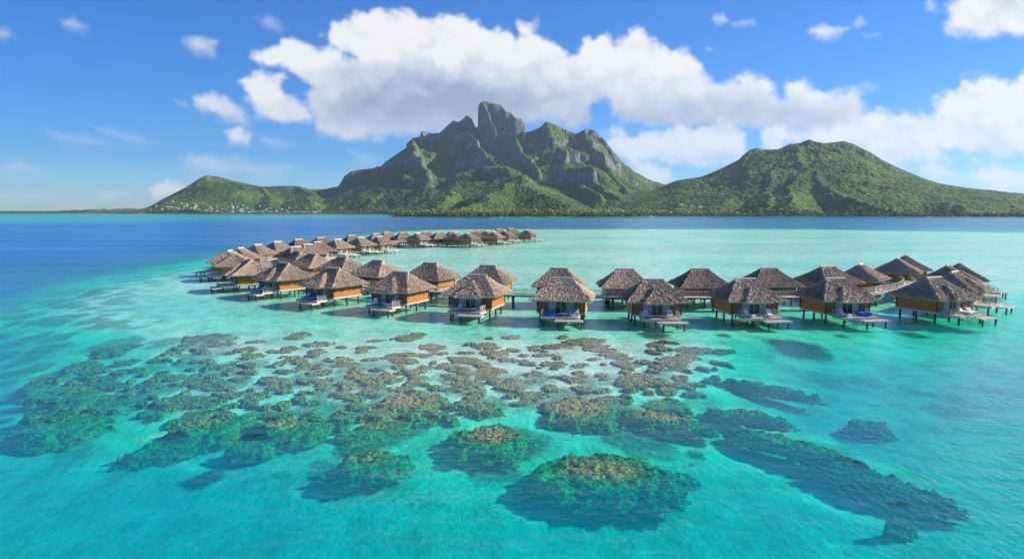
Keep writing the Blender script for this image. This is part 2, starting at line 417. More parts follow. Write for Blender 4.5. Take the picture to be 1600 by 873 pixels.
FE.append(([(1257,217.5,3300),(1247.5,236,3100),(1259,262.5,2800),(1281,281,2550),(1319,304,2250),(1375,322.5,1960),(1412,331,1830)],.50,0,30))
FE.append(([(1311,220.5,3350),(1345,255,3000),(1400,285,2650),(1460,310,2250),(1500,325,1950)],.42,0,30))
FE.append(([(1176,231,3400),(1160,262,3100),(1150,290,2750),(1130,312,2400)],.42,0,30))
FE.append(([(1229,225,3350),(1212,262,2950),(1200,295,2500),(1195,318,2150)],.45,0,30))
FE.append(([(1457,285,3100),(1530,305,2650),(1600,322,2150)],.36,0,30))
FE.append(([(1259,262.5,2800),(1225,300,2300),(1240,322,2020)],.42,0,30))
FE.append(([(1032,289,3500),(1060,303,3000),(1070,318,2500)],.3,0,30))
FE.append(([(328,274,4150),(330,292,3950),(345,312,3700),(350,326,3600)],.42,0,30))
FE.append(([(412,291,4200),(420,305,3900),(430,320,3600)],.4,0,30))
FE.append(([(469,290.6,4250),(480,305,3850),(492,318,3500)],.4,0,30))
FE.append(([(531,291.5,4300),(520,302,4000),(545,318,3500)],.45,0,30))
def terrain_height(x,y):
    wx=x+55*fbm(x/420,y/420,4,5)+16*fbm(x/110,y/110,3,6); wy=y+90*fbm(x/420,y/420,4,9)
    h=np.full(x.shape,2.0); ds=np.full(x.shape,1e4)
    for pl,k,ch,cw in FE:
        W3=[at_dist(a,b,d) for a,b,d in pl]
        sky_=pl in (SKY_L,SKY_M,SKY_R,OT)
        for (ax,ay,az_),(bx,by,bz) in zip(W3[:-1],W3[1:]):
            xx,yy=(wx,wy)
            if sky_: xx=x+.15*(wx-x); yy=wy
            ex,ey=bx-ax,by-ay; L2=ex*ex+ey*ey
            rad=math.sqrt(L2)/2+max(az_,bz)/k*1.35+cw
            m_=(np.abs(xx-(ax+bx)/2)<rad)&(np.abs(yy-(ay+by)/2)<rad)
            xx=xx[m_]; yy=yy[m_]
            t=np.clip(((xx-ax)*ex+(yy-ay)*ey)/L2,0,1)
            d=np.hypot(xx-ax-ex*t,yy-ay-ey*t); z=az_+(bz-az_)*t
            if sky_: ds[m_]=np.minimum(ds[m_],d)
            z=z-ch*sstep(0,cw,d)-k*np.maximum(d-cw*.4*(ch>0),0)*(1-.25*np.clip(d/900,0,1))
            h[m_]=np.maximum(h[m_],z)
    u=800+f*x/y; sh=y-ylo(u)
    # gullies and knolls, stronger higher up
    e=np.clip((h-6)/160,0,1)*sstep(5,190,ds)
    h=h+e*(26*fbm(x/260,y/260,5,21,.55,True)-14)*np.clip(1-(h-250)/500,.35,1)
    h=h+sstep(0,60,ds)*np.clip((h-180)/200,0,1)*16*(fbm(x/34,y/60,4,41,.55,True)-.15)
    mz=sstep(1030,985,u)*sstep(520,600,u)
    for z0,A_,dec in ((150,30,120),(275,42,150),(400,26,120)):
        zz=z0+70*fbm(x/500,y/500,3,int(z0))
        h=h+mz*A_*sstep(20,160,ds)*sstep(-.06,.16,fbm(x/330,y/330,3,int(z0)+7))*(sstep(zz-9,zz+9,h)-sstep(zz,zz+dec,h))
    h=np.maximum(h,2.2+2*fbm(x/90,y/90,3,2)+np.clip(sh/500,0,1)*7)
    h=-7+(h+7)*sstep(-30,28,sh)**.7
    global DSK
    DSK=ds
    return h
us=np.concatenate([np.linspace(-700,150,60)[:-1],np.linspace(150,1660,1500),np.linspace(1660,2500,60)[1:]])
ts=np.linspace(0,1,600)**.92
U,T=np.meshgrid(us,ts); Y0=ylo(U)
YY=1640*(5700/1640)**T; XX=(U-800)/f*YY
hh=terrain_height(XX,YY)
veg=sstep(3,14,hh)
can=1-worley(XX/15,YY/19,51); can2=1-worley(XX/34,YY/40,52)
big=fbm(XX/160,YY/160,4,61)
hh=hh+veg*(6.5*(can-.35)+5*(can2-.4)+5*big)*(.25+.75*sstep(0,130,DSK))*(.4+.6*sstep(150,420,U))*np.clip(1.25-(YY-2000)/4200,.45,1)
# fit the skyline column by column to the surveyed ridge line
_t=(H+0*U); _el=((hh-H)/YY); _i=_el.argmax(0); _act=_el.max(0)
def _sky(u):
    best=np.full(u.shape,-1.)
    for pl in (SKY_L,SKY_M,SKY_R,OT,[(590.5,257.5,1),(592,263,1)],[(659,209,1),(663,204.5,1),(668,207,1)],[(724,187,1),(731,179.5,1),(739,186,1)]):
        a=np.array([q[:2] for q in pl],float); o_=np.argsort(a[:,0],kind='stable')
        yv=np.interp(u,a[o_,0],a[o_,1],left=9e3,right=9e3)
        b_=436.5-yv; e_=(-f*math.sin(PITCH)+b_*math.cos(PITCH))/(f*math.cos(PITCH)+b_*math.sin(PITCH))
        best=np.maximum(best,e_)
    return best
_tg=_sky(us); _ok=(_act>.0005)&(us<1990)
_r=np.where(_ok,np.clip((_tg+.0025)/np.maximum(_act+.0025,1e-3),np.where(us<300,.10,.45),1.25),1.0)
_ks=np.hanning(61); _ks/=_ks.sum(); _rs=np.convolve(np.pad(_r,30,mode='edge'),_ks,'valid')
_near=sstep(170,30,DSK)
_rr=_near*_r[None,:]+(1-_near)*_rs[None,:]
0 and print('SKYFIT',[(round(float(us[k])),round(float(_tg[k]/max(_act[k],1e-3)),2)) for k in range(60,len(us)-60,60)])
_w=np.maximum(sstep(2500,3600,YY),sstep(1800,2500,YY)*sstep(1.0,.88,_rr))*sstep(4,25,hh)
hh=np.where(hh>4,hh*(1+(_rr-1)*_w),hh)
def sample_height(x,y):
    return float(terrain_height(np.array([[x]]),np.array([[y]]))[0,0])

def hill_mat():
    m,nt,o=mat('forested_hillside')
    g=nt.nodes.new('ShaderNodeNewGeometry')
    v1=coords(nt,'World',(1,1,.4)); 
    n1=noise(nt,v1,.0045,6,.62); n2=noise(nt,v1,.020,5,.6); n3=noise(nt,coords(nt,'World',(1,1,1)),.10,4,.65)
    vo=nt.nodes.new('ShaderNodeTexVoronoi'); vo.inputs['Scale'].default_value=.07; nt.links.new(coords(nt,'World'),vo.inputs['Vector'])
    f1=math_(nt,'ADD',math_(nt,'MULTIPLY',n1,.6),math_(nt,'MULTIPLY',n2,.4))
    c=ramp(nt,f1,[(.34,(.020,.070,.016)),(.46,(.060,.150,.022)),(.55,(.15,.235,.026)),(.65,(.28,.29,.03))])
    c=mixc(nt,math_(nt,'MULTIPLY',n3,.75),c,(.020,.045,.012))
    c=mixc(nt,ramp(nt,vo.outputs['Distance'],[(.2,(0,0,0)),(.9,(.6,.6,.6))]),c,(.012,.028,.010))
    # bare rock on steep faces
    sz=nt.nodes.new('ShaderNodeSeparateXYZ'); nt.links.new(g.outputs['True Normal'],sz.inputs[0])
    sp=nt.nodes.new('ShaderNodeSeparateXYZ'); nt.links.new(g.outputs['Position'],sp.inputs[0])
    k=math_(nt,'ADD',sz.outputs[2],math_(nt,'MULTIPLY',math_(nt,'SUBTRACT',n2,.5),.55))
    rockf=ramp(nt,k,[(.36,(1,1,1)),(.50,(0,0,0))])
    hi=ramp(nt,math_(nt,'DIVIDE',sp.outputs[2],400),[(.22,(0,0,0)),(.45,(1,1,1))])
    rn=noise(nt,coords(nt,'World',(1,1,.18)),.05,6,.7)
    rc=ramp(nt,rn,[(.3,(.06,.06,.08)),(.55,(.17,.16,.175)),(.75,(.34,.31,.30))])
    c=mixc(nt,math_(nt,'MULTIPLY',rockf,hi),c,rc)
    # dry open ground
    dry=ramp(nt,n1,[(.66,(0,0,0)),(.72,(1,1,1))]); c=mixc(nt,math_(nt,'MULTIPLY',dry,.5),c,(.30,.19,.07))
    # pale coral sand along the water
    sand=math_(nt,'MULTIPLY',ramp(nt,math_(nt,'DIVIDE',sp.outputs[2],10),[(.06,(1,1,1)),(.14,(0,0,0))]),ramp(nt,n1,[(.52,(0,0,0)),(.58,(1,1,1))])); c=mixc(nt,sand,c,(.55,.46,.33))
    h=math_(nt,'ADD',math_(nt,'MULTIPLY',n3,1.2),math_(nt,'MULTIPLY',math_(nt,'SUBTRACT',1,vo.outputs['Distance']),1.0))
    principled(nt,o,c,.9,bump(nt,h,.8,6.0),.1); return m
M['hill']=hill_mat()
tr=grid_mesh('hills',XX,YY,hh,M['hill'],smooth=True,skip=(hh<-6.5)&(np.roll(hh,-1,0)<-6.5)); tag(tr,kind='structure')
def mesh_h(u,y):
    i=int(np.clip(np.searchsorted(us,u),1,len(us)-1)); 
    j=int(np.clip(np.searchsorted(YY[:,i],y),1,len(ts)-1)); return float(hh[j,i])

# low far land at the left horizon
um=np.linspace(60,250,160); vm=np.linspace(0,1,14)
Ua,Va=np.meshgrid(um,vm); Yf=6800+900*Va; Xf=(Ua-800)/f*Yf
prof=sstep(62,130,Ua)*(1-sstep(240,250,Ua))*np.sin(np.clip(Va,0,1)*math.pi)**.5
Zf=-1+prof*(12+16*sstep(120,210,Ua)+16*fbm(Ua/9,Va*2,4,8)+8*(1-worley(Ua/1.2,Va*6,3)))
o_=grid_mesh('far_terrain',Xf,Yf,Zf,M['hill']); tag(o_,kind='structure')

# ------------------------------------------------------------------ sea bed and water
def W(pts): return [at(a,b) for a,b in pts]
REEFZ=W([(60,640),(150,560),(260,520),(420,505),(700,512),(1000,515),(1150,560),(1180,640),(1100,700),(700,720),(400,700),(200,690)])
SHELF=W([(60,560),(-40,520),(-20,470),(70,438),(200,411),(330,393),(400,383),(480,374),(560,362),(640,359),(700,352),(830,347),(1000,352),(1300,357),(1800,365),(2300,380),(2200,440),(1700,470),(1480,560),(1240,560),(1100,600),(900,650),(650,600),(520,580),(330,575),(180,580)])
DEEPL=W([(-1500,440),(-400,418),(0,404),(140,399),(250,391),(340,382),(420,372),(500,364),(600,354),(760,347),(1000,345),(1400,346),(1900,347),(3200,347),(3200,341),(1900,341.5),(1000,341.5),(600,341.5),(300,342.5),(100,344),(-400,345),(-1500,350)])
CENTB=W([(230,356),(420,352),(700,349),(1000,349.5),(1400,351),(2000,353),(2000,342.5),(1000,342),(600,342),(250,343.5)])
NEARSH=W([(-1200,349),(0,348.5),(200,347),(420,343),(612,339.5),(612,342),(800,342.2),(1000,341),(1040,339),(1040,336),(620,333),(200,331.5),(-200,331),(-1200,331)])
CORAL=[ # px,py, rx px, ry px, tilt(world deg), top, label
 (948,747,130,48,-4,-.75,-3.4,'largest coral bommie, broad green and brown mound nearest the viewer right of centre'),
 (577,727,62,30,5,-1.0,-3.2,'round green coral bommie alone on bare sand at the lower left of centre'),
 (768,690,72,32,0,-.55,-2.6,'knobbly brown coral mound just up and left of the largest bommie'),
 (905,645,72,31,-3,-.35,-2.2,'smooth oval olive coral mound directly above the largest bommie'),
 (1035,658,74,30,-30,-.4,-2.4,'long brown coral mound sloping down to the right, next to the smooth oval mound'),
 (640,632,66,24,0,-.35,-2.0,'wide flat brown coral patch in the middle of the dense coral field'),
 (1165,650,66,17,-34,-.55,-2.4,'brown topped coral bank above the long dark green ridge'),
 (1232,696,92,24,-46,-.95,-3.4,'upper half of the long dark green coral ridge at the right'),
 (1368,752,84,26,-52,-1.5,-4.0,'dark lower half of the long coral ridge at the right, fading into deep water'),
 (1398,818,27,12,0,-2.0,-4.0,'small round dark coral bommie below the long ridge at the lower right'),
 (318,673,66,26,0,-1.1,-3.6,'dark green coral bommie above the small lone bommie at the left'),
 (110,672,86,30,0,-2.0,-4.6,'dark submerged coral bank at the far left edge'),
 (452,673,62,24,0,-.9,-3.0,'green coral mound between the left bommie and the dense field'),
 (255,705,70,16,28,-1.9,-4.2,'shadowy coral spur trailing down left from the green bommie'),
 (1195,606,70,11,-40,-.7,-2.6,'slender coral bank pointing right above the open turquoise water'),
 (1000,596,50,16,-10,-.3,-1.8,'brown coral patch left of the slender pointing bank'),
 (392,700,40,14,10,-1.3,-3.4,'low green coral hump beside the sand tongue left of centre'),
 (1350,666,34,10,-35,-2.2,-4.4,'faint isolated coral smudge in open water right of the long ridge'),
]
CBIG=[]; CDIP=[]
CORAL=[(a,b,c,d,e,g*.5,h,l) for a,b,c,d,e,g,h,l in CORAL]
for (a,b,ra,rb,tl,top,base,lab) in CORAL:
    zm=top-(-top*.4+.42)*.6
    cx,cy=at(a,b,zm); rx=abs(at(a+ra,b,zm)[0]-cx); y0=at(a,b+rb*.94,zm)[1]; y1=at(a,b-rb,top)[1]; ry=(y1-y0)/2; cy=(y0+y1)/2; t=R(tl)
    if abs(tl)>20: rx,ry=rx/abs(math.cos(t))*.88,max(1.4,ry*.45)
    else: cy+=.06*ry; ry*=.84
    rx*=.93
    base=top-(-top*.4+.42)
    CBIG.append((cx,cy,rx,ry,t,top,base,lab)); CDIP.append((cx,cy,rx,ry,t,top))
def depth_at(x,y,dips=True):
    x=np.array(x,float); y=np.array(y,float)
    wob=fbm(x/26,y/26,4,91)
    D=6.0+.9*fbm(x/30,y/30,3,14)
    # teal to azure towards the open left
    D=D+4.0*sstep(-25,-70,x+.12*(y-50))*sstep(42,85,y)
    # right side a little deeper with distance
    D=D+2.0*sstep(40,75,x)*sstep(95,60,y)
    rz=poly_sd(x,y,REEFZ)+10*wob
    D=D+(.85+2.3*sstep(66,42,y)-D)*sstep(-9,14,rz)*.92
    sh=poly_sd(x,y,SHELF)+(7+.03*y)*wob
    wid=9+.035*y
    D=D+(.95+.3*(wob+.2)-.18*sstep(128,170,y)-.3*sstep(98,84,y)*sstep(50,10,x)+3.2*sstep(-85,-125,x)+.9*sstep(14,60,x)*sstep(125,100,y)-D)*sstep(-wid,wid*1.3,sh)
    # intermediate apron outside the shelf on the left
    dl=poly_sd(x,y,DEEPL)+(10+.06*y)*wob
    rt_=sstep(-.25,.25,x/np.maximum(y,1)); wd=6+.04*y+.10*y*rt_
    D=D+((17-8*rt_)-D)*sstep(-wd*1.3,wd*1.6,dl)
    ns=poly_sd(x,y,NEARSH)
    far=sstep(620,760,y)
    dp_=17-8*rt_; D=D*(1-far)+far*(dp_+(6.0-dp_)*sstep(-260,200,ns+80*fbm(x/500,y/120,3,33)))
    D=np.where(y>5200,24,D); D=np.where((y<1)|(np.abs(x)>1.6*y+120),np.maximum(D,5),D)
    for cx,cy,rx,ry,t,top in (CDIP if dips else ()):
        m_=(np.abs(x-cx)<40)&(np.abs(y-cy)<40)
        if not m_.any(): continue
        dx=x[m_]-cx; dy=y[m_]-cy; q=np.hypot((dx*math.cos(t)+dy*math.sin(t))/rx,(-dx*math.sin(t)+dy*math.cos(t))/ry)
        D[m_]=D[m_]+(np.minimum(D[m_],.28-top*1.3)-D[m_])*sstep(1.12,.4,q)
    return np.clip(D,.42,24)
# dark patches of weed and old reef on the bottom (a property of the sea bed itself)
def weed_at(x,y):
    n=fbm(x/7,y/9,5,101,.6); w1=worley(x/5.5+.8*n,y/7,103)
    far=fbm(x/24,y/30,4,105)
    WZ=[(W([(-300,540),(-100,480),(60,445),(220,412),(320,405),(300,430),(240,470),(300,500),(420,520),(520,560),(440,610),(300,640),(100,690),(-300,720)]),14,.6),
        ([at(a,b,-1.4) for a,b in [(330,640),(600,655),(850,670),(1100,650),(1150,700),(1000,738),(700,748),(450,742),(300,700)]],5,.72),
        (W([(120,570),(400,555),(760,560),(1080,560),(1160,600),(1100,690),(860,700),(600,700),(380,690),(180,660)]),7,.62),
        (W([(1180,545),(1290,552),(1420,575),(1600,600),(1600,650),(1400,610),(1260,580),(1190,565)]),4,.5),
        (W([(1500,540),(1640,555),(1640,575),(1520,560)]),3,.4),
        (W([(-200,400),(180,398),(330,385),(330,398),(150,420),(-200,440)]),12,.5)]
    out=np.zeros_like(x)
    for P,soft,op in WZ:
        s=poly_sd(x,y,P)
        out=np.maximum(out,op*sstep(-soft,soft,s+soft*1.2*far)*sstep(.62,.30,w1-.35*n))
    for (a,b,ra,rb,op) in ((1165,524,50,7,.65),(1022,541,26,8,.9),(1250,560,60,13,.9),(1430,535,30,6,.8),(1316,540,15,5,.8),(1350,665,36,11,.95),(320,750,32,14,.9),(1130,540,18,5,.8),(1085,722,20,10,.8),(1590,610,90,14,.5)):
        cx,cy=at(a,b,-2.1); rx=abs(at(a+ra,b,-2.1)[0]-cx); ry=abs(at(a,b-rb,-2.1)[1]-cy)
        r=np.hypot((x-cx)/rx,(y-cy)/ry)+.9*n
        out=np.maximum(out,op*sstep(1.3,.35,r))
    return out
# polar sheet from under the camera to the horizon
rr=np.concatenate([[0.5,8,14],np.geomspace(20,700,430),np.geomspace(715,15000,170)[0:]])
aa=np.concatenate([np.linspace(-180,-58,26)[:-1],np.linspace(-58,58,560),np.linspace(58,180,26)[1:]])
AA,RR=np.meshgrid(R(1)*aa,rr)
SX=RR*np.sin(AA); SY=RR*np.cos(AA)
D=depth_at(SX,SY)
behind=SY<0
D=np.where(behind,5,D)
def water_mat():
    m,nt,o=mat('lagoon_water')
    at_=nt.nodes.new('ShaderNodeAttribute'); at_.attribute_name='depth'; d=at_.outputs['Fac']
    d10=math_(nt,'DIVIDE',d,24)
    body=ramp(nt,d10,[(.0,(.16,.66,.56)),(.05,(.04,.62,.50)),(.11,(.0,.55,.46)),(.19,(.0,.46,.42)),(.32,(.0,.28,.48)),(.55,(.0,.16,.44)),(1,(.0,.12,.38))])
    op=math_(nt,'SUBTRACT',1,math_(nt,'POWER',2.718,math_(nt,'MULTIPLY',d,math_(nt,'MULTIPLY_ADD',d,-.005))))
    op.node.inputs[1].links[0].from_node.inputs[1].links[0].from_node.inputs[1].links[0].from_node.inputs[2].default_value=-.018
    tint=ramp(nt,d10,[(0,(.95,.99,.97)),(.024,(.84,.99,.94)),(.042,(.50,.98,.86)),(.065,(.28,.95,.80)),(.10,(.12,.93,.79)),(.2,(.02,.86,.74)),(.35,(.01,.55,.66)),(1,(.0,.3,.5))])
    tr=nt.nodes.new('ShaderNodeBsdfTransparent'); nt.links.new(tint,tr.inputs[0])
    df=nt.nodes.new('ShaderNodeBsdfDiffuse'); nt.links.new(body,df.inputs[0])
    v=coords(nt,'World',(1,.55,1),(0,0,R(-18)))
    n1=noise(nt,v,1.6,4,.6); n2=noise(nt,coords(nt,'World',(.5,1.0,1),(0,0,R(12))),.42,3,.55); n3=noise(nt,coords(nt,'World',(.35,1,1)),.06,3,.5)
    h=math_(nt,'ADD',math_(nt,'ADD',math_(nt,'MULTIPLY',n1,.6),math_(nt,'MULTIPLY',n2,.9)),math_(nt,'MULTIPLY',n3,1.6))
    nb=bump(nt,h,1.0,.19)
    nb2=bump(nt,h,.6,.15); nt.links.new(nb2,df.inputs['Normal'])
    m1=nt.nodes.new('ShaderNodeMixShader'); nt.links.new(op,m1.inputs[0]); nt.links.new(tr.outputs[0],m1.inputs[1]); nt.links.new(df.outputs[0],m1.inputs[2])
    gl=nt.nodes.new('ShaderNodeBsdfGlossy'); gl.inputs['Roughness'].default_value=.16; gl.inputs['Color'].default_value=(.92,.96,1,1); nt.links.new(nb,gl.inputs['Normal'])
    gm=nt.nodes.new('ShaderNodeNewGeometry'); vm=nt.nodes.new('ShaderNodeVectorMath'); vm.operation='DOT_PRODUCT'
    nt.links.new(gm.outputs['Incoming'],vm.inputs[0]); nt.links.new(nb,vm.inputs[1])
    c_=math_(nt,'ABSOLUTE',vm.outputs['Value'])
    k=math_(nt,'MINIMUM',math_(nt,'MULTIPLY_ADD',math_(nt,'POWER',math_(nt,'SUBTRACT',1,c_,True),5),.98),.44); k.node.inputs[0].links[0].from_node.inputs[2].default_value=.02
    gust=ramp(nt,noise(nt,coords(nt,'World',(.25,1,1),(0,0,R(6))),.022,4,.6),[(.32,(.62,.62,.62)),(.68,(1.25,1.25,1.25))])
    k=math_(nt,'MULTIPLY',k,gust)
    m2=nt.nodes.new('ShaderNodeMixShader'); nt.links.new(k,m2.inputs[0]); nt.links.new(m1.outputs[0],m2.inputs[1]); nt.links.new(gl.outputs[0],m2.inputs[2])
    nt.links.new(m2.outputs[0],o.inputs['Surface']); return m
M['water']=water_mat()
sea=grid_mesh('water',SX,SY,np.zeros_like(SX),M['water'],{'depth':D}); tag(sea,kind='structure')

def bed_mat():
    m,nt,o=mat('sandy_lagoon_bed')
    at_=nt.nodes.new('ShaderNodeAttribute'); at_.attribute_name='weed'
    n1=noise(nt,coords(nt,'World',(1,.7,1)),.35,5,.6); n2=noise(nt,coords(nt,'World',(1,.6,1)),2.2,5,.6,.6)
    sand=ramp(nt,n1,[(.3,(.55,.50,.42)),(.5,(.76,.71,.62)),(.7,(.86,.82,.73))])
    sand=mixc(nt,math_(nt,'MULTIPLY',math_(nt,'SUBTRACT',n2,.35,),.5,True),sand,(.52,.46,.38))
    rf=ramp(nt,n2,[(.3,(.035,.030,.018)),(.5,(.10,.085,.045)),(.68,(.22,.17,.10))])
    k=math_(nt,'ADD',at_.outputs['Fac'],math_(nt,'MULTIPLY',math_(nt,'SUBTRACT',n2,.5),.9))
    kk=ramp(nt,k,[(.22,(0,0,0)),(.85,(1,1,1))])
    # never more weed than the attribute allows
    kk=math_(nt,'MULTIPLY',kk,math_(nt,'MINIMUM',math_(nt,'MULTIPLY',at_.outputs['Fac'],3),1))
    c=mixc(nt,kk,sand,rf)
    principled(nt,o,c,.95,bump(nt,math_(nt,'ADD',math_(nt,'MULTIPLY',n2,.6),n1),.7,.35),.05); return m
M['bed']=bed_mat()
br=np.geomspace(18,1200,620); ba=R(1)*np.linspace(-62,62,760)
BA,BR=np.meshgrid(ba,br); BX=BR*np.sin(BA); BY=BR*np.cos(BA)
BD=depth_at(BX,BY,False); WD=weed_at(BX,BY)
BZ=-np.minimum(BD*.36,4)-.12+ .12*fbm(BX/3.4,BY/5,4,71)+.15*WD*(1-worley(BX/1.3,BY/1.3,73))
BZ=np.minimum(BZ,-.22)
bed=grid_mesh('seabed',BX,BY,BZ,M['bed'],{'weed':WD}); tag(bed,kind='structure')
# deep floor further out and behind, so the sheet never ends
RR2,AA2=np.meshgrid(np.array([.5,60,400,1500,15000.]),np.linspace(-math.pi,math.pi,73),indexing='ij')
db=grid_mesh('deep_seabed',RR2*np.sin(AA2),RR2*np.cos(AA2),np.full(RR2.shape,-5.5),M['bed'],{'weed':np.zeros(RR2.shape)}); tag(db,kind='structure')
# ------------------------------------------------------------------ coral
def coral_mat():
    m,nt,o=mat('branching_coral')
    v=coords(nt,'World')
    vo=nt.nodes.new('ShaderNodeTexVoronoi'); vo.inputs['Scale'].default_value=3.0; nt.links.new(v,vo.inputs['Vector'])
    n=noise(nt,v,1.1,5,.6); n2=noise(nt,v,7,3,.6)
    c=ramp(nt,n,[(.3,(.16,.11,.035)),(.5,(.41,.29,.095)),(.7,(.66,.47,.19))])
    c=mixc(nt,ramp(nt,vo.outputs['Distance'],[(.15,(0,0,0)),(.7,(.9,.9,.9))]),c,(.045,.045,.02))
    c=mixc(nt,math_(nt,'MULTIPLY',n2,.35),c,(.60,.45,.18))
    h=math_(nt,'ADD',math_(nt,'SUBTRACT',1,vo.outputs['Distance']),math_(nt,'MULTIPLY',n2,.5))
    principled(nt,o,c,.9,bump(nt,h,1.0,.16),.05); return m
M['coral']=coral_mat()
def coral_mesh(name,ax,ay,rot,top,base,seed,cell,lobes=.28):
    """a knobbly flat-topped coral bommie with an uneven outline"""
    n=int(np.clip(2.8*max(ax,ay)/cell,22,190)); e=1.4
    gx=np.linspace(-e*ax,e*ax,n); gy=np.linspace(-e*ay,e*ay,n)
    X,Y=np.meshgrid(gx,gy)
    sc_=max(1.2,min(ax,ay))
    r=np.hypot(X/ax,Y/ay)
    o=lobes*2.0*fbm(X/sc_*1.5+seed*3.1,Y/sc_*1.5,4,seed,.6)
    k1=1-worley(X/.95+seed,Y/.95,seed+3); k2=1-worley(X/.36,Y/.36,seed+4); k3=1-worley(X/2.3,Y/2.3,seed+8)
    rr_=r+o-.12*(k3-.4)-.06*(k1-.4)
    hgt=top-base
    prof=sstep(1.06,.62,rr_)**.8
    Z=base-.25+ (hgt+.25)*prof*(.72+.35*k3)+prof*(.30*(k1-.4)+.16*(k2-.4))*min(1,hgt/.5)
    Z=np.minimum(Z,-.07)
    skip=(rr_>1.10)
    me=grid_mesh(name,X,Y,Z,M['coral'],skip=skip)
    return me
CORALW=[]
for i,(cx,cy,rx,ry,t,top,base,lab) in enumerate(CBIG):
    o=coral_mesh('coral_bommie',rx,ry,0,top,base,40+i,.11)
    o.location=(cx,cy,0); o.rotation_euler=(0,0,t)
    tag(o,lab,'coral reef'); CORALW.append((cx,cy,max(rx,ry)))
# dense field of small heads: shared shapes, individual objects
heads=[]
for k in range(9):
    o=coral_mesh('coral_colony',1.0+.15*(k%3),.85+.1*(k%4),0,-.14,-.42,200+k*7,.075,.34); heads.append(o)
HP=[(20,610),(140,550),(330,528),(520,520),(780,528),(1080,535),(1160,560),(1130,600),(1000,640),(860,620),(700,670),(560,660),(380,660),(230,640),(90,650)]
rnd=random.Random(11); placed=[]; cnt=0; tries=0
while cnt<298 and tries<20000:
    tries+=1
    px=rnd.uniform(25,1170); py=500+165*rnd.random()**.75
    inside=float(poly_sd(np.array([px]),np.array([py]),HP)[0])
    if inside<-4: continue
    dens=(.35+.65*min(1,max(0,(inside+4)/35)))*min(1,max(.12,(py-515)/45))
    if rnd.random()>dens: continue
    x,y=at(px,py,-.5)
    s=rnd.choice([.5,.7,.9,1.2,1.5,1.9,2.4])*(.8+.4*rnd.random())*(1+.006*(y-60))
    if any((x-a)**2+(y-b)**2<(.62*(s+c))**2*1.7 for a,b,c in placed): continue
    if any((x-a)**2+(y-b)**2<(c*.55+s*.7)**2 for a,b,c in CORALW[:16]): continue
    placed.append((x,y,s))
    src=heads[cnt%9]; o=src if cnt<9 else src.copy()
    if cnt>=9: col.objects.link(o)
    d=float(depth_at(np.array([[x]]),np.array([[y]]))[0,0])
    zo=-max(0,min(.8,(d-1.0)*.36)); 
    o.location=(x,y,zo+rnd.uniform(-.12,.05)); o.rotation_euler=(0,0,rnd.uniform(0,6.28)); o.scale=(s*1.15,s*.95,max(.8,min(1.25,s)))
    o.location.z=min(o.location.z,0)
    tag(o,'small brown coral head among many alike in the dense coral field before the bungalows','coral head','coral heads scattered in the shallow reef field'); cnt+=1

# the water is thin over every coral head
for (hx,hy,hs) in placed:
    m_=(np.abs(SX-hx)<hs*1.6)&(np.abs(SY-hy)<hs*1.6)
    if m_.any():
        q_=np.hypot(SX[m_]-hx,SY[m_]-hy+.25)/hs
        D[m_]=D[m_]+(np.minimum(D[m_],.50+.5*max(0,(72-hy)/18)+.8*max(0,min(1,(-18-hx)/30))) -D[m_])*sstep(1.08,.72,q_)
sea.data.attributes['depth'].data.foreach_set('value',D.reshape(-1).astype(np.float32))
